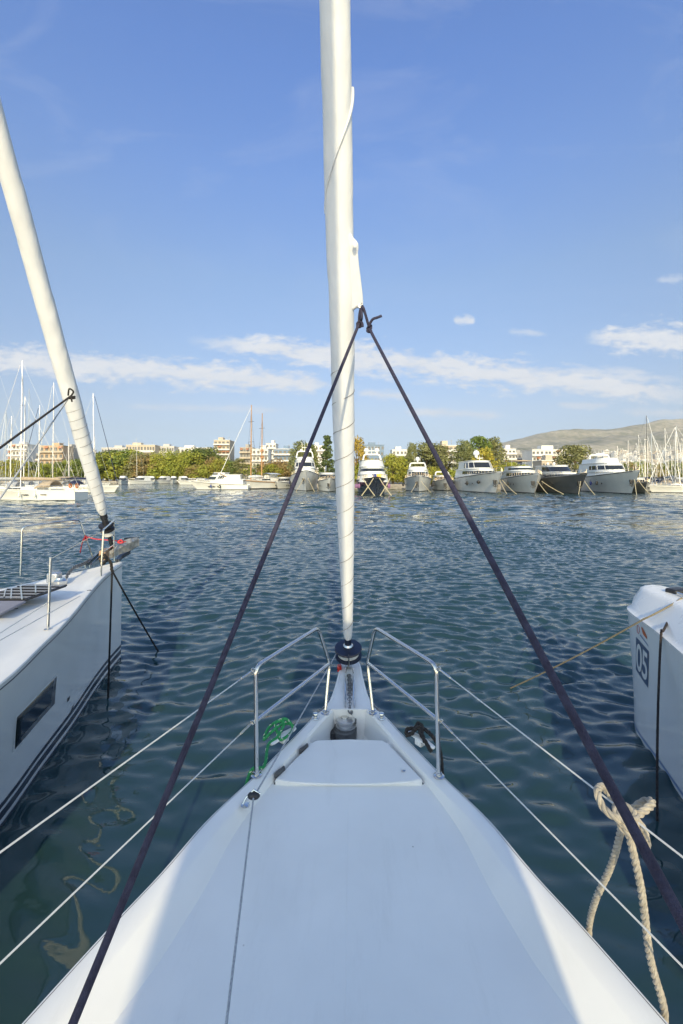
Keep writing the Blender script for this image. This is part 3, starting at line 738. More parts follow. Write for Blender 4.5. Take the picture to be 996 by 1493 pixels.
for side in (-1, 1):
    HL.strip(side, yv, lambda y: .075, lambda y: .15, hl, M['hullline'], 'boot_stripe'); HL.strip(side, yv, lambda y: .185, lambda y: .235, hl, M['hullline'], 'boot_stripe')
    HL.strip(side, yv, lambda y: -.05+.05, lambda y: .03, hl, M['hullline'], 'boot_stripe', .004)
    m = MB(); m.tube([HL.p(side, y, HL.zs(y)-.045, .001) for y in yv], .006, 6); m.build('rubbing_strake', M['hullline'], hl)
win = [HL.pix(1, *q, .006)[0] for q in ((82, 986), (78.5, 1026), (21.4, 1092), (24, 1046))]
wq = [HL.pix(1, *q)[1:] for q in ((82, 986), (78.5, 1026), (21.4, 1092), (24, 1046))]
def hull_patch(Hh, side, corners, off, nu=8, nv=4):
    (a, b, c, d_) = corners; vs = []; fs = []
    for i in range(nu+1):
        for j in range(nv+1):
            t, r = i/nu, j/nv
            y = (a[0]*(1-r)+b[0]*r)*(1-t)+(d_[0]*(1-r)+c[0]*r)*t; z = (a[1]*(1-r)+b[1]*r)*(1-t)+(d_[1]*(1-r)+c[1]*r)*t
            vs.append(Hh.p(side, y, z, off))
    for i in range(nu):
        for j in range(nv): fs.append((i*(nv+1)+j, (i+1)*(nv+1)+j, (i+1)*(nv+1)+j+1, i*(nv+1)+j+1))
    return vs, fs
vs, fs = hull_patch(HL, 1, wq, .004); o = finish('hull_window', vs, fs, M['smoke'], hl)
sm = o.modifiers.new('solid', 'SOLIDIFY'); sm.thickness = .004
big = [(q[0]+(.03 if i in (0, 1) else -.03), q[1]+(.022 if i in (0, 3) else -.022)) for i, q in enumerate(wq)]
vs, fs = hull_patch(HL, 1, big, .002); finish('window_rebate', vs, fs, M['gel'], o)
for q in (((98, 1018), (101.5, 1014), (100.5, 1020.5), (97.5, 1024)), ((105.5, 1030), (108, 1026), (104, 1036), (102, 1039))):
    c = [HL.pix(1, *k)[1:] for k in q]; c = [c[0], c[1], c[2], c[3]]
    vs, fs = hull_patch(HL, 1, c, .003, 2, 2); finish('skin_fitting', vs, fs, M['grey'], hl)
# left deck
mb = MB(); rings = []
for y in ysL:
    hs = HL.hs(y); z = HL.zs(y); a = HL.ax(y); wid = min(.16, hs*.45); ct = 0.0
    k = min(1, max(0, (6.3-y)/2.2)); k = k*k*(3-2*k); rise = .15*k+.05*min(1, max(0, (4.5-y)/3)); inn = max(.02, hs-wid-.02-.22*k)
    half = [(0, z+rise+.02), (inn*.5, z+rise+.012), (inn*.86, z+rise-.0), (inn, z+rise*.72), (inn+.12*k+.01, z+.02*k+.004), (hs-wid+.01, z+.012), (hs-.03, z+.018), (hs-.006, z+.010), (hs, z-.002)]
    rings.append([V((a-x, y, q)) for x, q in half[:0:-1]]+[V((a+x, y, q)) for x, q in half])
mb.loft(rings, closed=False, caps=False); ldk = mb.build('deck', M['deck'], Lb, ang=40)
def ldz(x, y):
    hs = HL.hs(y); z = HL.zs(y); k = min(1, max(0, (6.3-y)/2.2)); k = k*k*(3-2*k); return z+.15*k+.05*min(1, max(0, (4.5-y)/3))+.02
# deck hatch with smoked panes and bars
hz = 1.70
def hp(px, py): return onz(px, py, hz+.03)
c = [hp(97, 853.5), hp(40, 853), hp(-40, 873.5), hp(38, 874)]
mb = MB(); mb.loft([[q-V((0, 0, .02)) for q in c], [q+V((0, 0, .012)) for q in c]]); hat = mb.build('deck_hatch', M['smoke'], Lb, bevel=.006)
mb = MB(); mb.tube(c+[c[0]], .010, 8)
for t in (.2, .4, .6, .8): mb.tube([c[0].lerp(c[3], t)+V((0, 0, .014)), c[1].lerp(c[2], t)+V((0, 0, .014))], .007, 6)
mb.build('hatch_frame', M['black'], hat)
for t, (pa, pb) in enumerate((((6, 870), (8, 860)), ((16, 872), (17, 858)), ((32, 873), (30, 855)), ((52, 864), (52, 852)))):
    m = MB(); m.tube([onz(*pa, hz+.05), onz(*pb, hz+.05)], .008, 6); m.build('hatch_strut', M['steel'], hat)
c = [hp(38, 875), hp(-60, 875), hp(-75, 900), hp(0, 893.5)]
mb = MB(); mb.loft([[q-V((0, 0, .03)) for q in c], [q-V((0, 0, .005)) for q in c]]); mb.build('deck_pad', mat('grey_pad', (.25, .25, .30), .7, var=.06), Lb, bevel=.006)
# left pulpit, stanchion, lines
def zdl(y): return HL.zs(y)+.012
nb = at(147, 843, 6.55); nt_ = at(151, 772, 6.6); fb_ = at(167, 818, 7.4); ftp = at(166, 759, 7.42); mid_ = at(150.5, 805, 6.6)
m = MB(); m.tube(bend([nb, nt_, ftp, fb_], .03, 5), .0125, 10); lp_ = m.build('pulpit', M['steel'], Lb)
m = MB(); m.tube([mid_, at(167, 794, 7.42)], .011, 8); m.build('middle_rail', M['steel'], lp_)
sbp = at(70, 917, 4.46); stp = at(74, 813, 4.48)
m = MB(); m.tube([sbp, stp], .0135, 10); m.lathe([(.035, 0), (.035, .006), (.016, .01)], sbp-V((0, 0, .004)), n=14); stn = m.build('stanchion', M['steel'], Lb)
m = MB(); m.tube([stp+V((0, 0, -.012)), at(133, 783, 5.9), nt_+V((0, 0, -.02))], .0045, 6); m.build('lifeline', M['steel'], Lb)
fbb = at(30, 839, 6.75); ftt = at(32.5, 768, 6.75); fcr = at(116, 757, 7.5); fin = at(136, 815, 7.6)
m = MB(); m.tube(bend([fbb, ftt, fcr, fin], .07, 6), .013, 10); lp2 = m.build('pulpit', M['steel'], Lb)
m = MB(); m.tube([at(31, 806, 6.75), at(132, 794, 7.6)], .0055, 8); m.build('middle_rail', M['steel'], lp2)
for a, b in (((0, 923), (72, 877.5)), ((0, 933.5), (117, 869))):
    A_, B_ = at(*b, 4.48 if b[0] < 80 else 5.2), at(*a, 3.3); m = MB(); m.tube([A_, A_+(B_-A_)*1.8], .004, 6); m.build('jackline', M['wire'], Lb)
m = MB(); q = onz(19, 889, 1.62); m.box(q+V((0, 0, .006)), (.09, .035, .012), rz=.3); m.build('deck_eye', M['grey'], Lb, bevel=.003)
m = MB(); q = onz(130, 861, 1.56); m.box(q+V((0, 0, .0)), (.05, .03, .012), rz=.9); m.build('deck_eye', M['grey'], Lb, bevel=.003)
# windlass + chain of the left boat
q = at(88, 828, 6.1); q.z = ldz(q.x, q.y)+.0
m = MB(); m.lathe([(.085, 0), (.09, .05), (.07, .07), (.065, .09)], q, n=18); lw = m.build('windlass', M['steel'], Lb)
m = MB(); m.box(q+V((-.08, .0, .09)), (.15, .13, .14)); m.build('motor_cover', M['alu'], lw, bevel=.02)
lch = crv([q+V((.05, 0, .05)), at(106, 829, 6.5), at(122, 822, 7.0), at(134, 815, 7.45), at(150, 806, 7.6)], .006)
for i, pnt in enumerate(lch): pnt.z = max(pnt.z, ldz(pnt.x, min(pnt.y, 7.3))-.02)
chain(lch, .05, .009, Lb)
# bow roller, anchor
m = MB(); r0 = at(140, 815, 7.35); 
for s in (-.035, .035): m.loft([[V((r0.x+s+dx, y, z)) for dx in (-.004, .004) for z in ((zb, zt) if dx < 0 else (zt, zb))] for y, zb, zt in ((7.1, 1.60, 1.64), (7.5, 1.60, 1.78), (7.85, 1.66, 1.80), (7.95, 1.70, 1.76))])
m.tube([V((r0.x-.04, 7.85, 1.73)), V((r0.x+.04, 7.85, 1.73))], .03, 10)
lbr = m.build('bow_roller', M['steel'], Lb)
lax = lambda y: HL.ax(y)
m = MB(); bA, bB, bC = at(160, 810, 7.35), at(184, 797, 7.75), at(201, 790, 8.05)
m.loft([[p_+V((dx*w0, dx*w0*.3, dz*h0)) for dx, dz in ((-1, -.3), (-.2, 1), (.8, .5), (.6, -.7))] for p_, w0, h0 in ((bA, .03, .07), (at(172, 803, 7.55), .045, .09), (bB, .06, .12), (bC, .03, .09))])
m.add([bB+V((-.05, 0, .14)), bC+V((.02, 0, .07)), bC+V((.03, .0, -.07)), bB+V((-.0, .05, -.11)), bB+V((.0, -.12, -.02))], [(0, 1, 4), (1, 2, 4), (2, 3, 4), (0, 4, 3)])
anc = m.build('anchor', mat('worn_galvanised', (.42, .40, .36), .5, .3, var=.3, vscale=14), Lb, ang=20)
m = MB(); m.loft([[bB+V((-.03, 0, .15)), bC+V((.0, 0, .085)), bC+V((-.05, .02, .02)), bB+V((-.07, 0, .03))], [bB+V((-.03, .05, .15)), bC+V((.0, .05, .085)), bC+V((-.05, .05, .02)), bB+V((-.07, .05, .03))]]); m.build('fluke_plate', M['grey'], anc)
m = MB(); m.loft([[p_+V((dx*.03, 0, dz*.03)) for dx, dz in ((-1, -1), (-1, 1), (1, 1), (1, -1))] for p_ in (at(171, 818, 7.5), at(176, 812, 7.7), at(188, 805, 7.85))]); m.build('stem_fitting', M['hullline'], Lb)
m = MB(); m.box(at(153, 808, 7.3), (.10, .3, .16), rz=.2); m.build('cheek_block', mat('wood_chock', (.35, .22, .14), .6, var=.2), Lb, bevel=.02)
# furled sail of the left boat
lf = at(155, 766, 7.3); yaw = V((-.095, -.95, 0))
ldv = (V((-4.05, 5.28, HC+.765*5.28))-lf).normalized()
m = MB(); m.lathe([(.03, -.5), (.03, -.20), (.07, -.19), (.075, -.10), (.11, -.09), (.112, -.07), (.06, -.06), (.06, -.02), (.115, -.01), (.115, .02), (.05, .03), (.045, .12), (.055, .13), (.055, .20), (.03, .21)], lf, ldv, n=26)
ldr = m.build('furling_drum', M['black'], Lb, ang=30)
m = MB(); m.lathe([(.078, -.18), (.08, -.11)], lf, ldv, n=20, caps=False); m.build('line_coil', M['wire'], ldr)
ls = furled('furled_headsail', lf+ldv*.2, ldv, 0, [0, .1, .6, 1.2, 2, 3, 4.2, 5.5, 8, 11], [.045, .075, .095, .108, .115, .118, .118, .112, .10, .08], Lb, M['sail'], cords=(.1, 1.75, .135, .0019, 1), pitch=1.25, ph=.3, spiral=.06, nz=220)
# mast and boom of the left boat (behind the frame)
m = MB(); mq = V((HL.ax(2.2), 2.2, 1.6)); top_ = lf+ldv*12.2
m.tube([mq, V((top_.x, top_.y-.05, 14.5))], [.11, .09], 14); m.build('mast', M['alu'], Lb)
# ropes of the left boat
lk = at(104, 577, 6.05)
rp = MB()
rp.tube(sag(lk, at(-60, 697, 4.2), .0), .0125, 10); knot(rp, lk+V((.03, -.03, 0)), .012, 2, .05)
rp.tube(crv([lk+V((-.03, -.02, .0)), at(101, 567, 6.0), at(107, 571, 6.0), at(104, 578, 6.0), at(105, 586, 6.0)], .01), .011, 8)
o = rp.build('rope', M['darkrope'], None, loc=tuple(lk)); tag(o, 'dark upper sheet tied on the left boat sail, running to the left edge', 'rope')
rp = MB(); rp.tube(sag(at(99, 582, 6.02), at(-30, 770, 4.3), .01), .0095, 10); o = rp.build('rope', M['greyline'], None, loc=tuple(lk)); tag(o, 'thin grey lower sheet on the left boat sail, running steeply to the left edge', 'rope')
rp = MB(); cq = at(151, 818, 6.75); rope3(rp, crv([cq+V((-.06, 0, .05)), cq+V((0, 0, .10)), cq+V((.06, -.02, .03)), cq+V((.02, -.05, -.03)), cq+V((-.03, -.02, .02)), cq+V((.05, -.03, .06)), cq+V((.11, 0, -.03)), at(163, 831, 6.78), at(165, 833, 6.8)], .008), .022)
o = rp.build('rope', M['darkrope'], None, loc=tuple(cq)); tag(o, 'grey brown rope knotted at the foot of the left boat pulpit', 'rope')
w1 = at(157, 1022, 6.06); rope_thing('rope', 'black mooring rope hanging straight down the left boat bow into the water', sag(at(163.5, 834, 6.6), V((w1.x, w1.y, -.15)), .0), .014, M['blackrope'], laid=True)
w2_ = at(231, 947, 7.88); rope_thing('rope', 'black mooring rope slanting out from the left boat bow to the water', sag(at(164, 833, 6.85), w2_+V((.03, .06, -.15)), .02), .014, M['blackrope'], laid=True)
rr = MB(); rr.tube(crv([at(117, 806, 7.55), at(120, 792, 7.5), at(125, 783, 7.5), at(140, 786, 7.5), at(165, 788, 7.5), at(184, 790, 7.6)], .02), .009, 8); rr.tube(crv([at(125, 781, 7.48), at(127, 786, 7.48), at(123, 787, 7.5), at(125, 781, 7.48)], .01), .013, 8); rr.tube(crv([at(176, 787, 7.5), at(180, 791, 7.5), at(172, 791, 7.5), at(176, 787, 7.5)], .01), .013, 8)
o = rr.build('cord', M['redcord'], None, loc=tuple(at(125, 783, 7.5))); tag(o, 'red cord tied across the left boat pulpit above its anchor', 'cord')

# right neighbour
Rb = thing('sailing_yacht', 'white sailing yacht at the right edge with the number 05 on its blunt bow', 'sailboat', (4.2, 2.0, 0))
HR = Hull(lambda y: 3.92, pc([-6, -2, 1, 3, 4.1, 4.75, 5.1, 5.3, 5.5, 5.62, 5.70, 5.745, 5.76], [1.8, 1.9, 1.62, 1.11, .78, .585, .505, .46, .39, .305, .20, .10, .02]),
          pc([-6, -2, 1, 3, 4.2, 4.7, 5.1, 5.3, 5.48, 5.6, 5.7, 5.76], [1.6, 1.7, 1.45, 1.0, .70, .565, .47, .41, .32, .22, .10, .01]), lambda y: 1.385, -6, 5.76, 1.6)
ysR = [-6+.5*k for k in range(18)]+[3+.15*k for k in range(1, 15)]+[5.2, 5.3, 5.4, 5.47, 5.53, 5.58, 5.62, 5.66, 5.69, 5.715, 5.735, 5.75, 5.76]
hr_o = HR.mesh(ysR, [0, .06, .15, .3, .45, .6, .75, .9, 1.0], Rb, M['hull'])
mb = MB(); rings = []
for y in ysR:
    hs = HR.hs(y); z = 1.385; a = 3.92; c_ = min(.27, hs*.5); rise = .27*min(1, hs/.3)
    half = [(0, z+rise+.03), (max(0, (hs-c_))*.6, z+rise+.025), (max(.004, hs-c_-.03), z+rise+.012), (max(.006, hs-c_), z+rise), (max(.008, hs-c_*.9), z+rise-.03), (max(.01, hs-c_*.45), z+rise*.55+.0), (hs-.05*min(1, hs/.2), z+rise*.20+.008), (hs-.02*min(1, hs/.2), z+.040), (hs+.006, z+.03), (hs+.006, z+.004), (hs, z)]
    rings.append([V((a-x, y, q)) for x, q in half[:0:-1]]+[V((a+x, y, q)) for x, q in half])
mb.loft(rings, closed=False, caps=False); mb.build('deck', M['gel'], Rb, ang=40)
for side in (-1, 1): HR.strip(side, [y for y in ysR if y < 5.6], lambda y: .03, lambda y: .06, hr_o, M['blueprint'], 'boot_stripe')
# number plate
cor = [HR.pix(-1, *q)[1:] for q in ((928.5, 928.5), (928, 976), (946, 1003), (947, 950))]
y0_, z0_ = cor[0]; 
vs, fs = hull_patch(HR, -1, cor, .004); lab = finish('number_plate', vs, fs, M['label'], hr_o)
def bil(t, r):
    a, b, c, d_ = cor
    return ((a[0]*(1-r)+b[0]*r)*(1-t)+(d_[0]*(1-r)+c[0]*r)*t, (a[1]*(1-r)+b[1]*r)*(1-t)+(d_[1]*(1-r)+c[1]*r)*t)
cu = bpy.data.curves.new('digits', 'FONT'); cu.body = '05'; cu.size = 1; cu.resolution_u = 6; cu.offset = .015; cu.space_character = .92
to = bpy.data.objects.new('digits_source', cu); COL.objects.link(to); bpy.context.view_layer.update()
tm = bpy.data.meshes.new_from_object(to.evaluated_get(bpy.context.evaluated_depsgraph_get()))
bm = bmesh.new(); bm.from_mesh(tm); bmesh.ops.triangulate(bm, faces=bm.faces); bmesh.ops.subdivide_edges(bm, edges=[e for e in bm.edges if e.calc_length() > .2], cuts=2); 
xs_ = [v_.co.x for v_ in bm.verts]; yz_ = [v_.co.y for v_ in bm.verts]; bx0, bx1, by0, by1 = min(xs_), max(xs_), min(yz_), max(yz_)
bm.verts.index_update()
tv = []
for v_ in bm.verts:
    t = .06+.88*(v_.co.x-bx0)/(bx1-bx0); r = 1-(.10+.80*(v_.co.y-by0)/(by1-by0)); y, z = bil(t, r); tv.append(HR.p(-1, y, z, .007))
tf = [tuple(v_.index for v_ in f.verts) for f in bm.faces]; bm.free(); bpy.data.objects.remove(to)
finish('numerals', tv, tf, M['white'], lab, smooth=False)
def logo(poly, mt, name):
    y_z = [HR.pix(-1, *q)[1:] for q in poly]; vs = [HR.p(-1, y, z, .005) for y, z in y_z]; finish(name, vs, [tuple(range(len(vs)))], mt, hr_o, smooth=False)
logo([(936, 913.5), (938, 915.5), (941, 921), (944, 928), (944.6, 932), (941, 928.5), (938, 924), (936.5, 918)], M['orange'], 'sail_logo')
logo([(934.5, 925), (946, 941), (946, 942.6), (934.5, 926.6)], M['blueprint'], 'logo_lettering')
ringpx = [(931.3+1.7*math.cos(a), 917.5+1.3*math.cos(a)+6*math.sin(a)) for a in [2*PI*k/14 for k in range(14)]]
m = MB(); m.tube([HR.p(-1, *HR.pix(-1, *q)[1:], .003) for q in ringpx+[ringpx[0]]], .0035, 5); m.build('round_logo', M['pink'], hr_o)
# cleat and ropes of the right boat
ck = onz(994, 876, 1.66)
m = MB(); m.box(ck+V((.06, 0, .02)), (.05, .1, .04)); m.tube([ck+V((.06, -.14, .05)), ck+V((.06, .14, .05))], [.012, .016], 8); m.build('mooring_cleat', M['steel'], Rb, bevel=.004)
m = MB(); m.box(ck+V((.16, .28, .035)), (.22, .14, .07), rz=.3); m.build('windlass_cover', M['black'], Rb, bevel=.02)
wq_ = at(735, 997, 6.55)
rope_thing('rope', 'tan mooring rope running from the right boat bow out to the open water', [ck+V((.0, 0, .03)), at(975, 884, 4.86), at(955, 895, 4.9)]+sag(at(938, 903, 4.93), wq_+V((-.02, .01, -.12)), .03), .0105, M['tan'], laid=True)
pA = ck+V((.02, -.03, .03)); pB = HR.pix(-1, 972.5, 916)[0]; pC = at(958, 1202, 3.88)
e_, ye, ze_ = HR.pix(-1, 968, 930, .012)
rope_thing('rope', 'dark rope hanging over the side of the right boat down into the water', crv([pA, onz(985, 890, 1.52)+V((0, 0, .03)), at(971, 921, e_.y)+V((-.02, 0, .02)), e_+V((-.012, 0, 0)), e_.lerp(V((pC.x, pC.y, 0)), .5)+V((-.02, 0, 0)), V((pC.x, pC.y, -.15))], .012), .012, mat('dark_tan_rope', (.016, .014, .02), .9, vscale=30, col2=(.05, .04, .035), bump=.7, bscale=250), laid=True)
# ================================================================ the far side of the marina
M['ywhite'] = mat('yacht_white', (.80, .80, .78), .25, var=.03, vscale=.6)
M['ygrey'] = mat('yacht_pale_grey', (.76, .76, .745), .25, var=.06, vscale=.6)
M['yivory'] = mat('yacht_ivory', (.77, .76, .72), .25, var=.04, vscale=.6)
M['ydark'] = mat('yacht_dark_grey', (.11, .115, .12), .2, var=.08, vscale=.6)
M['ynavy'] = mat('yacht_navy', (.022, .028, .045), .2, var=.1, vscale=.6)
M['glass'] = mat('cabin_glass', (.025, .03, .036), .08, spec=.6)
M['teak'] = mat('teak', (.28, .18, .10), .6, var=.2, vscale=3)
M['varnish'] = mat('varnished_spar', (.46, .26, .11), .4, var=.15, vscale=2)
M['mooring'] = mat('pale_mooring_rope', (.50, .44, .30), .9, var=.15, vscale=3)
M['flagblue'] = mat('flag_blue', (.03, .05, .20), .7)
M['flagyellow'] = mat('flag_yellow', (.75, .45, .03), .7)
M['mauve'] = mat('mauve_fender', (.28, .14, .30), .6, var=.15)
M['fender'] = mat('blue_fender', (.05, .07, .25), .5, var=.15)
M['bumper'] = mat('dark_fender', (.03, .032, .036), .5, var=.15)
M['stone'] = mat('quay_stone', (.33, .30, .26), .85, var=.25, vscale=.8, bump=.4, bscale=3, bdist=.05)

def xf(o, loc, rz): o.location = loc; o.rotation_euler.z = rz

def vessel_hull(mb, L, B, hb, hs, rake=.10, flare=.62, fine=2.2, tran=.82, dark=1, band=.12, n=18, tumble=0):
    """hull, bow to +Y, origin amidships on the waterline; returns functions for the sheer"""
    def hw(t): return B/2*(1-max(0, (t-.42)/.58)**fine) * (tran+(1-tran)*min(1, t/.35))
    def hwl(t): tt = min(1, t/(1-rake)); return B/2*flare_(tt)*(1-max(0, (tt-.30)/.70)**1.8)*(tran+(1-tran)*min(1, tt/.35))
    def flare_(tt): return .93-.10*tt
    def zs(t): return hs+(hb-hs)*t**1.7
    rings = []
    for i in range(n+1):
        t = i/n; ys = -L/2+L*t; yl = -L/2+L*(1-rake)*t; b = max(.02, hw(t)); w = max(.012, hwl(t*(1-rake))); z = zs(t)
        sec = [(w*.6, yl, -.7), (w, yl, -.02), (w, yl, band)]
        for q in (.35, .62, .85, 1): sec.append((w+(b-w)*q**1.4, yl+(ys-yl)*q, band+(z-band)*q))
        sec.append((b+.03, ys, z+.005)); sec.append((b+.03, ys, z+.07)); sec.append((max(.005, b-.07), ys, z+.07)); sec.append((max(.004, b-.09), ys, z-.25))
        rings.append([V((-x, y, q)) for x, y, q in sec[::-1]]+[V((x, y, q)) for x, y, q in sec])
    nn = len(rings[0]); vs = [p for r in rings for p in r]; fs = []; ms = []
    h = nn//2
    for i in range(n):
        for j in range(nn-1):
            k = j-h if j >= h else h-2-j
            fs.append((i*nn+j, i*nn+j+1, (i+1)*nn+j+1, (i+1)*nn+j)); ms.append(dark if (j == h-1 or k in (0, 1)) else 0)
    b0 = len(mb.v); mb.v += vs; mb.f += [tuple(q+b0 for q in f) for f in fs]; mb.m += ms
    mb.f.append(tuple(b0+k for k in range(nn))); mb.m.append(0)
    dk = MB(); dk.loft([[V((-max(.004, hw(i/n)-.09), -L/2+L*i/n, zs(i/n)-.22)), V((max(.004, hw(i/n)-.09), -L/2+L*i/n, zs(i/n)-.22))] for i in range(n+1)], closed=False, caps=False)
    return hw, zs, dk

def plan(w, yb, yf, nose=.5, taper=.75, n=7):
    """cabin outline: straight sides, rounded front"""
    pts = [(-w, yb), (-w, yb+(yf-yb)*(1-nose))]
    for k in range(1, n):
        a = PI/2*k/n; pts.append((-w*(taper+(1-taper)*math.cos(a)) * (math.cos(a)**.35 if k > n//2 else 1), yf-(yf-yb)*nose*(1-math.sin(a))))
    left = pts
    return left+[(0, yf)]+[(-x, y) for x, y in left[::-1]]
def tier(name, parent, y0, y1, w, z0, z1, mt, rake=.35, back=.05, inset=.9, nose=.5, win=(.35, .85), roof=.12, over=.15, winmat=None, sidegap=True, mull=4):
    h = z1-z0
    P0 = plan(w, y0, y1, nose); P1 = plan(w*inset, y0+h*back, y1-h*rake, nose)
    R = lambda t, off=0: [V((a[0]+(b[0]-a[0])*t+(off*(1 if a[0] > 0 else -1 if a[0] < 0 else 0)), a[1]+(b[1]-a[1])*t+(off if a[1] > (y0+y1)/2 else 0), z0+h*t)) for a, b in zip(P0, P1)]
    m = MB(); m.loft([R(0), R(.33), R(.66), R(1)]); o = m.build(name, mt, parent, ang=30)
    if win:
        m = MB(); a, b = R(win[0], .02), R(win[1], .02); m.loft([a[1:-1], b[1:-1]], closed=False, caps=False); wo = m.build('window', winmat or M['glass'], o, ang=30)
        if mull:
            m = MB()
            idx = [2, 4, len(a)//2-2, len(a)//2+2, len(a)-5, len(a)-3]
            a2, b2 = R(win[0], .035), R(win[1], .035)
            for q in idx[:mull] if mull < 6 else idx: m.tube([a2[q], b2[q]], .05, 5)
            if mull >= 6: m.build('mullion', mt, wo)
    if roof:
        m = MB(); Q = plan(w*inset+over, y0+h*back-over*2.5, y1-h*rake+over*1.2, nose)
        m.loft([[V((x, y, z1)) for x, y in Q], [V((x*1.01, y, z1+roof*.5)) for x, y in Q], [V((x*.93, y0+(y-y0)*.96, z1+roof)) for x, y in Q]]); m.build('roof', mt, o, ang=40)
    return o
def rail(name, parent, pts, h, mt, r=.022, posts=6):
    m = MB(); up = V((0, 0, h)); m.tube([V(p)+up for p in pts], r, 5); m.tube([V(p)+up*.5 for p in pts], r*.6, 4)
    k = max(1, len(pts)//posts)
    for p in pts[::k]: m.tube([V(p), V(p)+up], r*.8, 4)
    return m.build(name, mt, parent)
def radome(parent, p, r): m = MB(); m.lathe([(r*.45, -r*1.3), (r*.5, -r*.7), (r, -r*.3), (r*1.0, r*.15), (r*.75, r*.7), (r*.3, r*.98), (0, r)], p, n=14); return m.build('radome', M['ywhite'], parent)
def arch(parent, w, y, z0, h, mt, rake=.7, thick=.16):
    m = MB(); pts = bend([V((-w, y, z0)), V((-w*.85, y-rake, z0+h)), V((w*.85, y-rake, z0+h)), V((w, y, z0))], h*.35, 5)
    m.tube(pts, thick, 6); return m.build('radar_arch', mt, parent)
def fender(parent, p, r=.22, l=.8, mt=None):
    m = MB(); m.lathe([(.03, l/2+.35), (.03, l/2), (r*.6, l/2-.05), (r, l/2-.2), (r, -l/2+.2), (r*.5, -l/2), (.02, -l/2-.03)], p, n=10); return m.build('fender', mt or M['bumper'], parent)

def anchor_pocket(parent, L, B, hb, side, rake):
    y = L/2-L*rake*.55-.6; m = MB()
    p = V((side*B*.085, y+.12, hb*.55))
    m.loft([[p+V((dx*.28-side*.0, 0, dz)) for dx, dz in ((-1, .25), (1, .25), (.5, -.55), (-.5, -.55))], [p+V((dx*.28+side*.02, .55, dz)) for dx, dz in ((-1, .25), (1, .25), (.5, -.55), (-.5, -.55))]])
    m.tube([p+V((0, .6, .1)), p+V((0, .55, -.9))], .06, 5); m.tube([p+V((-.4, .56, -.6)), p+V((0, .6, -.95)), p+V((.4, .56, -.6))], .07, 5)
    return m.build('anchor', M['bumper'], parent)

def motor_yacht(label, bow, yaw, L, B, hb, hs, hullm, top=None, tiers=(), dom=(), archz=None, rake=.12, anchor=True, fend=(), mast=None, port=True, rails=True, fly=None, group=None, sun=None, flag=False, S=1.0):
    """bow: where the stem meets the water; yaw: bow direction from straight-at-us, + to the right"""
    top = top or M['ywhite']
    o = thing('motor_yacht', label, 'yacht', (0, 0, 0), group)
    mb = MB(); hw, zs, dk = vessel_hull(mb, L, B, hb, hs, rake)
    h = mb.build('hull', [hullm, M['anti']], o, ang=30); d = dk.build('deck', M['teak'] if not rails else M['yivory'], o)
    m = MB()
    for s in (-1, 1): m.loft([[V((s*(hw(t)+.035), -L/2+L*t, zs(t)-.02)), V((s*(hw(t)+.05), -L/2+L*t, zs(t)-.07)), V((s*(hw(t)+.03), -L/2+L*t, zs(t)-.12))] for t in [i/20 for i in range(20)]], closed=False, caps=False)
    m.build('rub_rail', M['bumper'] if hullm is not M['ydark'] else M['alu'], h)
    if port:
        for s in (-1, 1):
            for t in (.50, .58, .66):
                q = MB(); w_ = (hw(t)*.96); q.sphere((s*w_, -L/2+L*t*.96, hs*.62), .2, 10, sc=(.25, 1.8, .8)); q.build('porthole', M['glass'], h)
    for s, t, mt in fend: fender(o, V((s*(hw(t)+.27), -L/2+L*t, zs(t)*.55)), mt=mt)
    for i, tr in enumerate(tiers):
        tier(tr.get('name', 'cabin' if i == 0 else 'flybridge' if i == len(tiers)-1 and i else 'upper_cabin'), o, mt=tr.get('mt', top), **{k: v_ for k, v_ in tr.items() if k not in ('name', 'mt')})
    if archz: ar = arch(o, *archz, mt=top)
    for p, r in dom: radome(o, V(p), r)
    if mast:
        q = MB(); q.tube([V(mast[0]), V(mast[0])+V((0, -.2, mast[1]))], [.07, .03], 6); q.box(V(mast[0])+V((0, 0, mast[1]*.55)), (1.3, .12, .12)); q.build('antenna_mast', top, o)
        for s in (-.55, .6):
            q = MB(); q.tube([V(mast[0])+V((s, .1, 0)), V(mast[0])+V((s*1.2, -.5, mast[1]*1.3))], .018, 4); q.build('whip_antenna', M['alu'], o)
    if rails: rail('bow_rail', o, [V((-(hw(t)-.1), -L/2+L*t, zs(t)+.05)) for t in [.55+.04*i for i in range(11)]]+[V((0, L/2-.1, zs(1)+.05))]+[V(((hw(t)-.1), -L/2+L*t, zs(t)+.05)) for t in [.55+.04*i for i in range(11)]][::-1], .65, M['steel'], posts=12)
    if sun:
        y0, y1, w, z = sun; q = MB(); q.loft([[V((x, y, z+.12*(1-(x/w)**2))) for x in (-w, -w/2, 0, w/2, w)]+[V((x, y, z-.05)) for x in (w, 0, -w)] for y in (y0, y1)]); bt = q.build('bimini', M['canvas_tan'], o)
        for sx in (-w*.95, w*.95):
            for yy_ in (y0, y1):
                q = MB(); q.tube([V((sx, yy_, z)), V((sx, yy_, z-1.3))], .03, 5); q.build('pole', M['steel'], bt)
    if anchor: anchor_pocket(h, L, B, hb, 1, rake)
    rz = PI+yaw; dv = V((-math.sin(rz), math.cos(rz), 0))
    o.scale = (S, S, S)
    xf(o, V((bow.x, bow.y, 0))-dv*(L/2-L*rake)*S, rz)
    return o, (rz, hw, zs)
def w2l(o, p): return o.location+Matrix.Rotation(o.rotation_euler.z, 3, 'Z') @ (V(p)*o.scale.x)
def moor(label, a, b, r=.05, group=None, mt=None):
    m = MB(); m.tube(sag(V(a), V(b), .15)[::8], r, 5); o = m.build('mooring_rope', mt or M['mooring'], None, loc=tuple(a)); return tag(o, label, 'rope', group)
def W(px, py): return onz(px, py, 0)

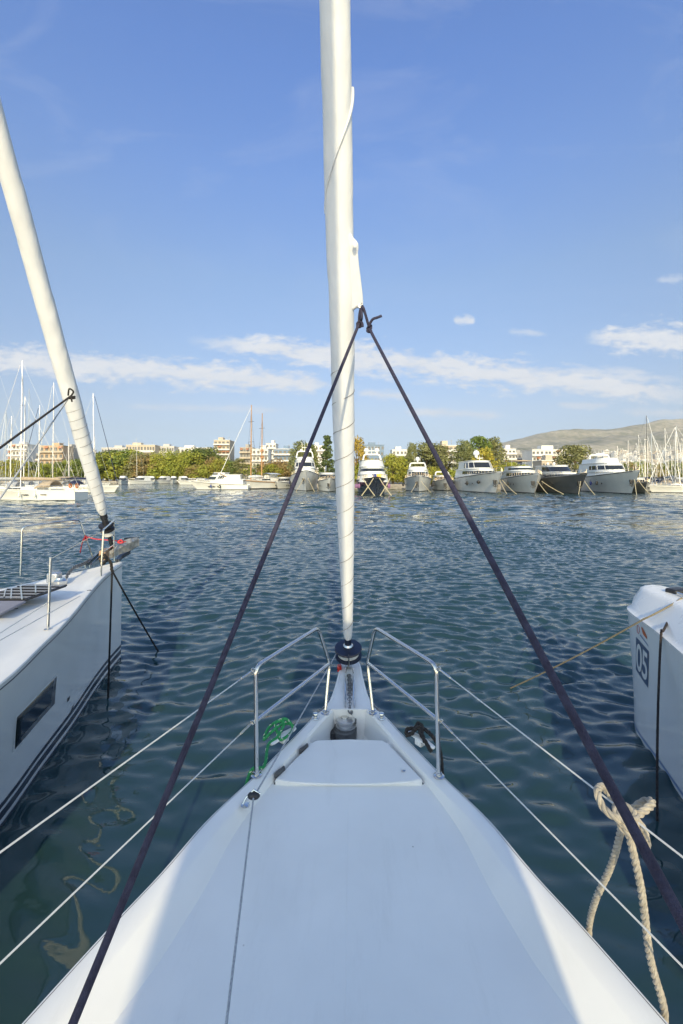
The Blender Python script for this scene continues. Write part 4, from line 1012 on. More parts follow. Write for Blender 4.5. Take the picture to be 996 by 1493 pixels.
def T(y0, y1, w, z0, z1, **k): return dict(y0=y0, y1=y1, w=w, z0=z0, z1=z1, **k)

# --- the row of motor yachts, left to right
y1_, i1 = motor_yacht('tall white motor yacht with grey bow and open flybridge, left of the furled sail', W(446, 716), .10, 26, 6.9, 4.6, 2.9, M['ygrey'], S=1.05, tiers=(
    T(-10, 5.2, 2.7, 2.9, 5.2, rake=.5, win=None), T(-9, 3.4, 2.55, 5.2, 7.0, rake=.9, win=(.25, .8), mull=6), T(-8, 1.4, 2.2, 7.15, 8.0, rake=.5, win=None, roof=0)),
    archz=(2.1, -3, 7.9, 1.7), dom=(((-1.4, -3.9, 10.0), .38), ((.9, -4.1, 9.9), .3)), mast=((0, -3.8, 9.6), 1.8), fend=((1, .55, M['bumper']), (1, .45, M['fender']), (-1, .5, M['fender'])))
yb_, ib = motor_yacht('dark blue motor yacht with two white domes and a yellow and blue flag', W(548.5, 722), .0, 22, 6.0, 3.1, 2.2, M['ynavy'], S=1.04, tiers=(
    T(-8, 7.0, 2.75, 2.2, 3.5, rake=.25, win=None, nose=.35), T(-8, 4.2, 2.5, 3.5, 5.0, rake=.6, win=(.45, .8), mull=0), T(-7, 2.6, 2.3, 5.1, 6.3, rake=.7, win=None, roof=.06)),
    archz=(1.75, -.5, 6.2, 1.3), dom=(((-1.0, -1.2, 8.25), .50), ((1.05, -1.2, 8.25), .50)), mast=((0, -1.4, 7.5), 1.3), rake=.06, anchor=False, fend=((-1, .62, M['mauve']), (1, .62, M['mauve']), (-1, .7, M['mauve']), (1, .7, M['mauve']), (1, .55, M['mauve'])))
f1 = MB(); f1.box((-.75, 7.02, 3.25), (.75, .03, .8)); fo = f1.build('flag', M['flagyellow'], None); fo.parent = yb_
f1 = MB(); f1.box((.05, 7.02, 3.25), (.78, .03, .8)); f2 = f1.build('blue_field', M['flagblue'], None); f2.parent = fo
for a, b, s in ((-2.3, -.3, 'outer left'), (-.5, -2.6, 'inner left'), (.5, 2.5, 'inner right'), (2.3, .5, 'outer right')):
    p = w2l(yb_, (-a, 10.2, 2.9)); moor(f'pale mooring rope crossing the dark blue bow, {s} of four', p, V((p.x+(b-a)*1.05, p.y-1.0, -.1)), .085)
yc_, ic = motor_yacht('white motor yacht with sloping windscreen and one dome, right of the dark blue bow', W(611, 717), -.14, 19, 5.9, 3.3, 2.2, M['ygrey'], S=1.1, tiers=(
    T(-7.5, 4.4, 2.4, 2.2, 4.4, rake=.8, win=(.45, .85), mull=6), T(-7, 1.5, 2.1, 4.55, 5.2, rake=.5, win=None, roof=0)),
    archz=(1.8, -2, 5.1, 1.0), dom=(((0, -2.6, 7.0), .48),), mast=((0, -2.8, 6.1), 1.2), fend=((1, .5, None), (-1, .5, M['bumper'])))
yd_, idd = motor_yacht('small low white cruiser half hidden behind the right purple sheet', W(651, 715.5), -.10, 14, 4.6, 2.6, 1.7, M['ygrey'], S=1.1, tiers=(
    T(-5.5, 3, 1.9, 1.7, 3.3, rake=1.0, win=(.4, .85), mull=0),), archz=(1.6, -2, 3.3, .9), fend=((1, .5, M['bumper']),))
ye_, ie = motor_yacht('big white motor yacht with dark wraparound saloon glass and white dome on its roof', W(723, 719.3), -.03, 24, 6.0, 3.7, 2.6, M['ygrey'], S=1.16, tiers=(
    T(-10, 4.6, 2.75, 2.6, 4.3, rake=.7, win=(.45, .8), mull=0, nose=.55), T(-8.5, 2.0, 2.4, 4.3, 5.9, rake=1.0, win=(.18, .82), mull=6, nose=.5)),
    dom=(((0, -3.2, 7.5), .62),), mast=((-.9, -4, 6.0), 1.1), fend=((1, .58, None), (-1, .45, M['bumper'])))
q = MB(); q.sphere((2.05, 5.8, 1.9), .32, 12); q = q.build('ball_fender', M['bumper'], None); q.parent = ye_
yf_, i_f = motor_yacht('white motor yacht under a tan bimini, between the dome yacht and the dark hull', W(779, 719.5), -.17, 22, 5.8, 3.5, 2.5, M['ygrey'], S=1.12, tiers=(
    T(-9, 5.2, 2.6, 2.5, 4.0, rake=.9, win=(.4, .8), mull=4, nose=.6), T(-8, 1.4, 2.2, 4.0, 5.0, rake=.8, win=(.3, .7), mull=0, nose=.5, roof=.05)), sun=(-6.5, -1.0, 2.0, 6.1), fend=((1, .55, M['bumper']),))
yg_, ig = motor_yacht('sleek dark grey motor yacht with low swept white cabin', W(845, 720.3), -.12, 24, 5.9, 3.5, 2.5, M['ydark'], S=1.12, tiers=(
    T(-10, 6.2, 2.6, 2.5, 3.7, rake=1.2, win=(.35, .75), mull=0, nose=.6), T(-8, 2.6, 2.2, 3.7, 5.1, rake=1.5, win=(.15, .82), mull=4, nose=.55, roof=.1)),
    dom=(((-.5, -4.5, 5.6), .25), ((.7, -4.5, 5.6), .22)), fend=((1, .5, None), (-1, .5, None)))
yh_, ih = motor_yacht('large white flybridge yacht with stepped decks, rightmost of the big yacht row', W(921, 720.3), -.20, 27, 6.4, 4.2, 2.9, M['yivory'], S=1.06, tiers=(
    T(-11, 6.6, 2.9, 2.9, 4.0, rake=.8, win=None, nose=.6), T(-10.5, 4.0, 2.7, 4.0, 5.8, rake=.9, win=(.3, .75), mull=6, nose=.5), T(-9.5, 1.0, 2.3, 5.95, 6.9, rake=.5, win=None, roof=.0, nose=.4)),
    archz=(2.0, -5.0, 6.7, 1.1), mast=((0, -5.6, 7.4), 1.3), dom=(((-.8, -5.7, 8.0), .3),), fend=((1, .5, M['fender']), (1, .6, None)))
# mooring ropes of the yachts
def pairs(o, L, hb, name, spread=(-1.3, 1.3), out=2.2, zz=.62):
    for s, wd in ((spread[0], 'left'), (spread[1], 'right')):
        rz = o.rotation_euler.z; p = w2l(o, (-.35*s, L/2-1.4, hb*zz)); moor(f'{wd} mooring rope from the bow of the {name} into the water', p, V((p.x+s*1.3, p.y-out, -.1)), .055)
pairs(y1_, 26, 4.6, 'tall grey bowed yacht'); pairs(yc_, 19, 3.3, 'white one dome yacht'); pairs(ye_, 24, 3.7, 'big dome yacht', (.5, 1.6))
pairs(yf_, 22, 3.5, 'tan bimini yacht', (.8, 2.6)); pairs(yg_, 24, 3.5, 'dark grey yacht', (-1.2, .6)); pairs(yh_, 27, 4.2, 'large flybridge yacht', (-.8, .7))

# small craft between
y2_, _ = motor_yacht('small white cruiser in front of the tan trees, beside the schooner', W(405, 713), -.2, 12, 4.0, 2.2, 1.5, M['ywhite'], tiers=(T(-5, 2.4, 1.6, 1.5, 3.2, rake=.9, win=(.4, .85), mull=0),), fend=((1, .5, M['fender']), (-1, .5, M['bumper'])), anchor=False)
y3_, _ = motor_yacht('white cruiser bow seen between tall yacht and furled sail', W(481, 717), .10, 15, 4.6, 3.0, 2.0, M['ygrey'], tiers=(T(-6, 3.2, 1.9, 2.0, 4.2, rake=.9, win=(.4, .85), mull=0),), fend=((-1, .6, M['bumper']),))
y4_, _ = motor_yacht('long white motor launch with raised cabin, pointing left beside the schooner', V((-38.4, 117, 0)), 0, 15.5, 4.2, 2.3, 1.35, M['ywhite'], tiers=(
    T(-6.5, 2.8, 1.6, 1.35, 2.5, rake=.8, win=None, nose=.35), T(-5.8, .6, 1.5, 2.5, 3.9, rake=.7, win=(.25, .8), mull=6, nose=.3)), rake=.14, anchor=False, fend=((-1, .45, M['bumper']), (-1, .6, M['fender'])))
y4_.rotation_euler.z = PI/2+.06; y4_.location = V((-38.4+6.2, 117.0, 0))

# two masted schooner
sc = thing('schooner', 'white wooden schooner with two orange brown masts', 'schooner'); mb = MB()
hw, zs, dk = vessel_hull(mb, 19, 5.2, 3.1, 2.0, .12, fine=2.0, band=.25); h_ = mb.build('hull', [M['ywhite'], M['anti']], sc); dk.build('deck', M['teak'], sc)
m = MB()
for s in (-1, 1): m.loft([[V((s*(hw(t)+.04), -9.5+19*t, zs(t)-.18)), V((s*(hw(t)+.07), -9.5+19*t, zs(t)-.30)), V((s*(hw(t)+.02), -9.5+19*t, zs(t)-.42))] for t in [i/20 for i in range(21)]], closed=False, caps=False)
m.build('rub_rail', M['varnish'], h_)
m = MB(); m.tube([V((0, 9.0, 2.9)), V((0, 12.2, 4.2))], [.16, .08], 8); m.build('bowsprit', M['varnish'], sc)
for y, ht, nm in ((1.6, 23.2, 1), (-2.5, 21.4, 2)):
    m = MB(); m.tube([V((0, y, 1.8)), V((0, y-.25, ht))], [.20, .11], 8); ms = m.build('mast', M['varnish'], sc)
    for zf in (.56, .8):
        m = MB(); m.tube([V((-1.1, y-.15, ht*zf)), V((1.1, y-.15, ht*zf))], .05, 5); m.build('crosstree', M['bumper'], ms)
    for s in (-1, 1):
        for dy in (-1.0, .3):
            m = MB(); m.tube([V((s*2.4, y+dy, 2.2)), V((s*1.0, y-.15, ht*.56)), V((0, y-.2, ht*.93))], .022, 4); m.build('shroud', M['bumper'], ms)
m = MB(); m.tube([V((0, 12.0, 4.2)), V((0, 1.6, 22.3))], [.075, .045], 6); m.build('furled_jib', M['ywhite'], sc)
for y0, y1, z in ((-3.0, 2.2, 3.4), (-8.8, -3.8, 3.5)):
    m = MB(); m.tube([V((0, y1, z)), V((0, (y0+y1)/2, z+.12)), V((0, y0, z+.1))], [.34, .40, .2], 8); m.build('furled_mainsail', M['ywhite'], sc)
tier('deckhouse', sc, -8, -3.6, 1.5, 2.0, 3.1, M['ywhite'], rake=.1, win=(.35, .75), mull=0, nose=.2); tier('deckhouse', sc, -1.5, 1.5, 1.3, 2.0, 2.9, M['ywhite'], rake=.1, win=(.35, .75), mull=0, nose=.2)
m = MB(); m.loft([[V((x, y, z)) for x, z in ((-2, 4.1), (0, 4.5), (2, 4.1))] for y in (-8.5, -4)], closed=False, caps=False); m.build('awning', M['ywhite'], sc)
rail('bow_rail', sc, [V((-(hw(t)-.1), -9.5+19*t, zs(t)+.05)) for t in [.45+.05*i for i in range(11)]]+[V(((hw(t)-.1), -9.5+19*t, zs(t)+.05)) for t in [.45+.05*i for i in range(11)]][::-1], .8, M['ywhite'], posts=11)
xf(sc, V(((372-CX)/F*124, 124, 0)), PI-.62)

# ---------------------------------------------------------------- sailing boats
def sailboat(label, L=12, mast_h=16, hull=None, cover=None, dod=None, jib=None, group=None, detail=True, windows=True, mastm=None):
    o = thing('moored_sailboat', label, 'sailboat', (0, 0, 0), group); B = L*.31
    mb = MB(); hw, zs, dk = vessel_hull(mb, L, B, 1.45*L/12, 1.15*L/12, .07, fine=2.3, band=.10, tran=.75)
    h = mb.build('hull', [hull or M['ywhite'], M['anti']], o); dk.build('deck', M['yivory'], o)
    tier('coachroof', o, -L*.12, L*.24, B*.3, zs(.4)-.2, zs(.4)+.42, M['ywhite'], rake=1.6, inset=.85, win=(.35, .75) if windows else None, roof=0, mull=0)
    ym = L*.10; top = mast_h
    m = MB(); m.tube([V((0, ym, 1.2)), V((0, ym-.25, top))], [.10, .065], 6); mo = m.build('mast', mastm or M['alu'], o)
    for zf in (.40, .68):
        m = MB(); m.tube([V((-1.0*(1.2-zf), ym-.35, top*zf)), V((0, ym-.1, top*zf+.05)), V((1.0*(1.2-zf), ym-.35, top*zf))], .035, 4); m.build('spreader', M['alu'], mo)
    m = MB(); m.tube([V((0, ym-.1, 2.6)), V((0, -L*.30, 2.75))], .075, 6); bo = m.build('boom', M['alu'], o)
    if cover:
        m = MB(); m.tube([V((0, ym-.15, 2.95)), V((0, -L*.1, 2.92)), V((0, -L*.30, 2.85))], [.27, .22, .13], 8); m.build('sail_cover', cover, bo)
    m = MB(); m.tube([V((0, L*.485, 1.75)), V((0, ym+.05, top*.97))], [.07, .04] if jib else [.02, .02], 6); m.build('furled_jib' if jib else 'forestay', jib or M['alu'], o)
    m = MB(); m.tube([V((0, -L*.49, 1.3)), V((0, ym-.25, top*.99))], .018, 4); m.build('backstay', M['alu'], o)
    for s in (-1, 1):
        m = MB(); m.tube([V((s*B*.46, ym-.3, 1.2)), V((s*.55, ym-.3, top*.40)), V((s*.36, ym-.3, top*.68)), V((0, ym-.2, top*.95))], .018, 4); m.build('shroud', M['alu'], o)
    if dod:
        m = MB(); rings = []
        for y, z, w_ in ((-L*.09, .55, B*.30), (-L*.14, 1.15, B*.31), (-L*.22, 1.3, B*.32), (-L*.25, 1.2, B*.32)):
            rings.append([V((w_*math.cos(a), y, zs(.4)+z*(.35+.65*max(0, math.sin(a)))-.0)) for a in [PI*k/10 for k in range(11)]])
        m.loft(rings, closed=False, caps=False); d_ = m.build('sprayhood', dod, o); s_ = d_.modifiers.new('solid', 'SOLIDIFY'); s_.thickness = .03
        m = MB(); m.loft([[V((x, y, zs(.2)+1.75+.12*(1-(x/1.4)**2))) for x in (-1.4, -.7, 0, .7, 1.4)] for y in (-L*.44, -L*.30)], closed=False, caps=False); d_ = m.build('bimini', dod, o); s_ = d_.modifiers.new('solid', 'SOLIDIFY'); s_.thickness = .03
    if detail:
        rail('guard_rail', o, [V((-(hw(t)-.08), -L/2+L*t, zs(t)+.05)) for t in [.04+.06*i for i in range(16)]]+[V((0, L/2-.1, zs(1)+.05))]+[V(((hw(t)-.08), -L/2+L*t, zs(t)+.05)) for t in [.04+.06*i for i in range(16)]][::-1], .6, M['steel'], r=.015, posts=17)
        for s in (-1, 1):
            for t in (.35, .5): fender(o, V((s*(hw(t)+.14), -L/2+L*t, .75)), .12, .6, M['ywhite'])
            for t in (.28, .45): 
                q = MB(); q.box((s*(hw(t)*.975+.01), -L/2+L*t, .80), (.04, .8, .12)); q.build('hull_window', M['glass'], h)
    return o
def put(o, x, y, rz): xf(o, (x, y, 0), rz); return o
def Xp(px, D): return (px-CX)/F*D
lefts = 'sailboats moored beyond the left bow'
s1 = put(sailboat('long white sailboat seen side on at the far left, tan covers over its cockpit', 14, 19.2, cover=M['canvas_tan'], dod=M['canvas_tan'], group=lefts), Xp(118, 61)-7.2, 61.5, PI/2)
for k, dx in enumerate((-4.9, -5.6)):
    q = MB(); q.tube([V((1.2+k*.4-.3+math.cos(a)*.26, dx+.0, 1.95+math.sin(a)*.30)) for a in [2*PI*j/12 for j in range(13)]], .09, 6); q = q.build('horseshoe_buoy', mat('orange_buoy', (.75, .22, .04), .6), None); q.parent = s1
s2 = put(sailboat('white sailboat with dark furled jib, bow pointing right beside the left furled sail', 12.5, 20.5, cover=M['canvas_navy'], dod=M['canvas_navy'], jib=M['canvas_navy'], group=lefts), Xp(172, 92)-6.1, 92, -PI/2)
s3 = put(sailboat('sailboat with a long blue boom cover behind the long white one', 13, 17.6, cover=M['canvas_navy'], group=lefts), Xp(50, 80)-.5, 80, PI/2+.15)
spec = [(24, 90, 15.5, PI/2+.1, 'sailboat with grey cockpit cover showing above the long white one', None), (64, 98, 19, PI/2, 'sailboat moored behind the blue boom cover, mast against the orange flats', M['canvas_navy']), (134, 150, 17, -PI/2+.2, 'distant sailboat just right of the left furled sail, low in the trees', None), (3, 70, 21, PI/2, 'sailboat whose mast rises along the very left edge of the picture', None), (12, 105, 18.5, PI+.2, 'sailboat with thin pale mast just inside the left edge', M['ywhite']), (46, 118, 26.5, PI, 'tall masted sailboat behind the blue boom cover', None), (84, 112, 27, PI/2+.1, 'tall masted sailboat left of the left furled sail', M['ywhite']),
        (118, 128, 18, -PI/2, 'sailboat with its mast just behind the left furled sail', None), (100, 100, 12, .5, 'short masted sailboat under the tied rope of the left boat', M['canvas_grey'])]
for px, D, hh, rz, lb, jb in spec: put(sailboat(lb, 11.5, hh, cover=M['canvas_tan'] if jb else M['canvas_grey'], dod=M['canvas_grey'], jib=jb, detail=False, group=lefts), Xp(px, D), D, rz)
s9 = put(sailboat('small distant sailboat with one mast before the left trees', 10, 24.5, cover=M['canvas_navy'], detail=False, group=lefts), Xp(197, 235), 235, -PI/2+.3)

# row of far motor boats before the left trees
fl = 'far motor boats before the left trees'
proto, _ = motor_yacht('far white cruiser before the left trees, one of a row alike', V((0, 200, 0)), .2, 13, 4.2, 2.2, 1.5, M['ywhite'], tiers=(T(-5.5, 3, 1.7, 1.5, 3.3, rake=1.0, win=(.35, .85), mull=0), T(-5, .6, 1.4, 3.4, 4.0, rake=.4, win=None, roof=0)), anchor=False, rails=False, port=False, group=fl)
for i, (px, D, yw) in enumerate(((179, 205, .35), (203, 225, -.5), (222, 240, .6), (236, 245, -.3), (253, 240, .3), (270, 238, .7))):
    o = proto if i == 0 else copy_tree(proto); o.location = (Xp(px, D), D, 0); o.rotation_euler.z = PI+yw; 
p2, _ = motor_yacht('far cruiser with a blue tarpaulin over its stern, left of the launch', V((0, 200, 0)), .2, 13, 4.2, 2.0, 1.5, M['ygrey'], tiers=(T(-5.5, 3, 1.7, 1.5, 2.8, rake=1.0, win=(.35, .85), mull=0),), anchor=False, rails=False, port=False)
p2.location = (Xp(280, 200), 200, 0); p2.rotation_euler.z = PI/2+.4
q = MB(); q.loft([[V((x, y, 2.3+.5*(1-abs(x)/2)-.02*(y+6)**2)) for x in (-2, -1, 0, 1, 2)] for y in (-6.4, -5, -4)], closed=False, caps=False); q = q.build('tarpaulin', mat('blue_tarpaulin', (.03, .08, .35), .6), None); q.parent = p2
p3, _ = motor_yacht('far grey two deck motor yacht behind the long white launch', V((0, 180, 0)), 1.2, 15, 4.6, 2.5, 1.8, M['ygrey'], tiers=(T(-6, 3, 2.0, 1.8, 3.8, rake=1.0, win=(.35, .85), mull=0), T(-5.5, .5, 1.7, 3.9, 5.0, rake=.8, win=(.3, .8), mull=0)), anchor=False, port=False)
p3.location = (Xp(312, 165), 165, 0); p3.rotation_euler.z = PI/2-.3

# masts on the right
rg = 'sailboats moored side by side at the far right'
pr1 = sailboat('white sailboat with bare mast in the crowded berths at the far right', 11.5, 14.5, cover=M['canvas_navy'], dod=M['canvas_navy'], jib=None, detail=True, group=rg)
pr2 = sailboat('white sailboat with grey sail cover in the crowded berths at the far right', 11, 13.8, cover=M['canvas_grey'], dod=M['canvas_tan'], jib=M['ywhite'], detail=True, group=rg)
big = sailboat('sailboat with the tallest dark mast and steep white jib at the far right', 15, 18, cover=M['canvas_navy'], dod=M['canvas_grey'], jib=M['ywhite'], mastm=M['grey'])
put(big, Xp(954, 104), 108, PI+.05)
rl = [(908, 128, .80), (911, 150, .95), (919, 126, .95), (930, 124, .93), (936, 118, 1.0), (943, 140, .95), (945.5, 117, .92), (948.5, 122, 1.06), (961, 132, .92), (966, 128, .90), (975, 112, 1.08), (978, 135, .95), (984, 124, .85), (989, 108, 1.12), (994, 120, .86), (1001, 112, .95), (1009, 118, 1.0), (900, 150, .9), (903.5, 148, .95)]
used = [0, 0]
for i, (px, D, sc_) in enumerate(rl):
    k = i % 2; src = (pr1, pr2)[k]; o = src if not used[k] else copy_tree(src); used[k] = 1
    o.location = (Xp(px, D), D+2, 0); o.rotation_euler = (random.uniform(-.01, .01), random.uniform(-.035, .035), PI+random.uniform(-.12, .12)); s = 1; o.scale = (s, s, sc_)
cb, _ = motor_yacht('dark hulled launch under the tallest mast, beside the large flybridge yacht', W(940, 719), -.3, 12, 4.2, 2.3, 1.6, M['ydark'], tiers=(T(-5, 2, 1.7, 1.6, 3.0, rake=.8, win=(.4, .8), mull=0),), anchor=False)
cw = put(sailboat('low white sailboat bow on, below the slanting white jib at the far right', 12, 13, cover=M['canvas_navy'], dod=M['canvas_navy'], jib=M['ywhite']), Xp(962, 96), 100, PI+.35)
cx_ = put(sailboat('white sailboat cut by the right edge of the picture, two dark hull windows', 13, 14, cover=M['canvas_grey'], dod=M['canvas_navy'], jib=M['ywhite']), Xp(1000, 92), 93, PI/2-.25)
# ================================================================ quay, land, trees, buildings, hills
M['land'] = mat('ground', (.22, .20, .15), .95, var=.3, vscale=.05)
m = MB(); m.prism([(-14000, 262), (-40, 262), (-40, 138), (60, 124), (400, 140), (14000, 400), (14000, 16000), (-14000, 16000)], -2, 1.25)
tag(m.build('ground', M['land'], None, smooth=False), kind='structure')
m = MB(); m.prism([(-40, 134), (60, 120), (400, 136), (400, 140.0), (60, 124.0), (-40, 138.0)], -2, 1.32); q = m.build('quay', M['stone'], None, smooth=False); tag(q, kind='structure')
m = MB(); m.prism([(-400, 258), (-40, 258), (-40, 262.0), (-400, 262.0)], -2, 1.32); q = m.build('quay', M['stone'], None, smooth=False); tag(q, kind='structure')
m = MB(); m.box((-95, 69.5, .35), (90, 2.4, .5)); q = m.build('pontoon', M['stone'], None); tag(q, kind='structure')

def leaf_mat(name, a, b, c):
    m = bpy.data.materials.new(name); nt, N, L = nodes(m); bs = N['Principled BSDF']; bs.inputs['Roughness'].default_value = .75
    tc = N.new('ShaderNodeTexCoord'); n = N.new('ShaderNodeTexNoise'); n.inputs['Scale'].default_value = .7; n.inputs['Detail'].default_value = 3; L.new(tc.outputs['Object'], n.inputs[0])
    r = N.new('ShaderNodeValToRGB'); L.new(n.outputs[0], r.inputs[0]); e = r.color_ramp.elements; e[0].position = .3; e[1].position = .7; e[0].color = (*a, 1); e[1].color = (*c, 1); k = e.new(.5); k.color = (*b, 1)
    oi = N.new('ShaderNodeObjectInfo'); hs = N.new('ShaderNodeHueSaturation'); mr = N.new('ShaderNodeMapRange'); L.new(oi.outputs['Random'], mr.inputs[0]); mr.inputs[3].default_value = .48; mr.inputs[4].default_value = .515
    L.new(mr.outputs[0], hs.inputs['Hue']); L.new(r.outputs[0], hs.inputs['Color']); L.new(hs.outputs[0], bs.inputs['Base Color'])
    tr = N.new('ShaderNodeBsdfTranslucent'); L.new(hs.outputs[0], tr.inputs[0]); ad = N.new('ShaderNodeMixShader'); ad.inputs[0].default_value = .28
    L.new(bs.outputs[0], ad.inputs[1]); L.new(tr.outputs[0], ad.inputs[2]); L.new(ad.outputs[0], N['Material Output'].inputs[0]); return m
LM = {'green': leaf_mat('leaf_green', (0.127, 0.178, 0.038), (0.204, 0.255, 0.057), (0.281, 0.332, 0.077)), 'lime': leaf_mat('leaf_lime', (0.242, 0.293, 0.038), (0.356, 0.382, 0.057), (0.459, 0.446, 0.077)),
      'olive': leaf_mat('leaf_olive', (0.178, 0.198, 0.077), (0.255, 0.268, 0.108), (0.332, 0.345, 0.153)), 'gold': leaf_mat('leaf_gold', (0.382, 0.306, 0.051), (0.484, 0.382, 0.064), (0.573, 0.459, 0.090)), 'dark': leaf_mat('leaf_dark', (0.064, 0.108, 0.038), (0.108, 0.153, 0.044), (0.153, 0.198, 0.064)),
      'russet': leaf_mat('leaf_russet', (0.306, 0.229, 0.090), (0.382, 0.293, 0.114), (0.459, 0.356, 0.140))}
M['bark'] = mat('bark', (.14, .105, .075), .9, var=.3, vscale=3)
def make_tree(kind, Hh, Wd, seed, n_leaf=2600, shape='round', leaf=.34, base=.18):
    """tree meshes: tapered trunk with limbs and a crown of leaf-sized faces in clumps"""
    rnd = random.Random(seed); clumps = []
    nC = 34
    for i in range(nC):
        t = (i+.5)/nC; z = base+(1-base)*t; 
        prof = {'round': math.sin(PI*min(1, .12+.86*t))**.6, 'tall': (math.sin(PI*min(1, .15+.82*t))**.8)*.9+.05, 'cone': (1-t)*.9+.08, 'weep': math.sin(PI*(.30+.62*t))**.7, 'umb': (.35+.65*t if t < .75 else (1-t)*3.2+.1)}[shape]
        a = i*2.4+rnd.random(); r = Wd/2*prof*math.sqrt(rnd.uniform(.15, 1))
        clumps.append((V((math.cos(a)*r, math.sin(a)*r, z*Hh+rnd.uniform(-.4, .4))), rnd.uniform(.7, 1.2)*Wd*.19))
    vs = []; fs = []
    per = n_leaf//nC
    for c, R in clumps:
        for k in range(per):
            d = V((rnd.gauss(0, 1), rnd.gauss(0, 1), rnd.gauss(0, 1))).normalized(); q = R*rnd.uniform(.35, 1.1)**.6
            p = c+V((d.x*q, d.y*q, d.z*q*(.8 if shape != 'weep' else 1.2)))
            if p.z < Hh*base*.55: continue
            nrm = (d*.8+V((rnd.gauss(0, .5), rnd.gauss(0, .5), rnd.gauss(0, .5)+.25))).normalized(); u_ = nrm.orthogonal().normalized(); ang = rnd.random()*6.3; w2 = nrm.cross(u_); uu, ww = u_*math.cos(ang)+w2*math.sin(ang), w2*math.cos(ang)-u_*math.sin(ang)
            s = leaf*rnd.uniform(.8, 1.7); b = len(vs)
            vs += [p-uu*s*.5, p-ww*s*.36+nrm*.03, p+uu*s*.55, p+ww*s*.36+nrm*.03]; fs.append((b, b+1, b+2, b+3))
    cr = bpy.data.meshes.new('crown'); cr.from_pydata([tuple(v_) for v_ in vs], [], fs); cr.materials.append(LM[kind]); cr.update()
    t_ = MB(); t_.tube([V((0, 0, -.3)), V((.05, .02, Hh*.2)), V((-.05, .05, Hh*.45)), V((.0, 0, Hh*.8))], [Wd*.035+.08, Wd*.028+.05, Wd*.018+.04, .03], 8)
    for c, R in clumps[::3]:
        z0 = max(Hh*base*.7, c.z-R*2.2); t_.tube([V((0, 0, min(z0, Hh*.7))), V((c.x*.5, c.y*.5, (min(z0, Hh*.7)+c.z)/2+.1)), c], [Wd*.012+.03, .06, .02], 5)
    to = t_.build('trunk', M['bark'], None); tm = to.data; bpy.data.objects.remove(to)
    return cr, tm
TP = {}
def proto_tree(k, *a, **kw): TP[k] = make_tree(*a, **kw)
proto_tree('poplarG', 'green', 14, 8.5, 1, 4200, 'tall', .42); proto_tree('poplarO', 'olive', 14, 8.5, 2, 4200, 'tall', .42); proto_tree('roundL', 'lime', 9, 9, 3, 3400, 'round', .42, .1); proto_tree('roundG', 'green', 10, 9.5, 4, 3600, 'round', .42, .12)
proto_tree('gold', 'gold', 11, 8, 5, 3600, 'tall', .40, .12); proto_tree('bush', 'lime', 4, 5.5, 6, 2000, 'round', .34, .02); proto_tree('bushO', 'green', 4, 5.5, 7, 2000, 'round', .34, .02); proto_tree('cypress', 'dark', 14, 5, 8, 3200, 'cone', .4, .06)
proto_tree('weep', 'lime', 12, 12, 9, 4600, 'weep', .45, .02); proto_tree('olive', 'olive', 11, 9, 10, 4000, 'round', .42, .08); proto_tree('russet', 'russet', 9, 9, 12, 3200, 'round', .42, .1); proto_tree('pine', 'dark', 12, 10, 13, 3400, 'umb', .42, .3)
tree_seen = {}
def tree(kind, px, py_top, D, label, w=1, group=None, cat='tree', name=None, z=1.25):
    cr, tm = TP[kind]; Hm = max(v_.co.z for v_ in cr.vertices)
    Ht = HC+(CY-py_top)/F*D-z; s = Ht/Hm
    o = thing(name or ('shrub' if kind.startswith('bush') else 'tree'), label, cat, (Xp(px, D), D, z), group)
    for nm, me in (('crown', cr), ('trunk', tm)):
        c = bpy.data.objects.new(nm, me); COL.objects.link(c); c.parent = o
    o.scale = (s*w, s*w, s); o.rotation_euler.z = random.random()*6.28
    return o
# behind the motor yachts
tree('poplarO', 437, 641, 140, 'tall pale green tree behind the tall yacht, leftmost of the middle trees', .9)
tree('poplarG', 450, 645, 146, 'green tree behind the tall yacht, touching the pale tree', .9)
tree('cypress', 477, 634, 138, 'narrow dark conifer beside the furled sail on its left', 1.1)
tree('gold', 520, 634, 140, 'yellow green tall tree just right of the furled sail', .75)
tree('bush', 536, 668, 136, 'bright green shrub between furled sail and dark blue yacht', 1.1, cat='shrub')
tree('roundL', 573, 661, 135, 'low bright green tree right of the two white domes', 1.15)
tree('roundL', 588, 664, 142, 'low bright green tree left of the white one dome yacht', 1)
tree('poplarO', 600, 644, 140, 'slim olive tree behind the white one dome yacht', .6)
tree('olive', 622, 643, 142, 'broad olive tree crossed by the right purple sheet', 1.4)
tree('olive', 638, 646, 148, 'olive tree right of the purple sheet, beside the flats', 1.1)
tree('bush', 632, 679, 132, 'low green shrub under the broad olive tree', 1.1, cat='shrub')
tree('bush', 660, 683, 130, 'green shrub beside the bow of the big dome yacht', .9, cat='shrub')
tree('poplarO', 676, 640, 138, 'tall olive tree behind the white dome, leftmost of its clump', 1.0)
tree('poplarG', 697, 634, 143, 'tallest green tree of the clump behind the big dome yacht', 1.15)
tree('poplarO', 718, 636, 145, 'tall olive tree at the right of the clump, below the hill end', 1.1)
tree('gold', 706, 650, 132, 'golden yellow tree in front of the tall clump', 1.0)
tree('roundL', 744, 671, 135, 'low yellow green tree behind the tan bimini', 1.0)
tree('bush', 762, 676, 130, 'yellow green shrub right of the tan bimini', 1.2, cat='shrub')
tree('olive', 838, 646, 126, 'large round olive tree standing alone before the hill', 1.3)
tree('bushO', 818, 680, 124, 'green shrub left of the lone olive tree', 1.1, cat='shrub')
tree('bushO', 860, 684, 124, 'green shrub right of the lone olive tree', .9, cat='shrub')
gr = 'green tree in the row behind the right hand masts'
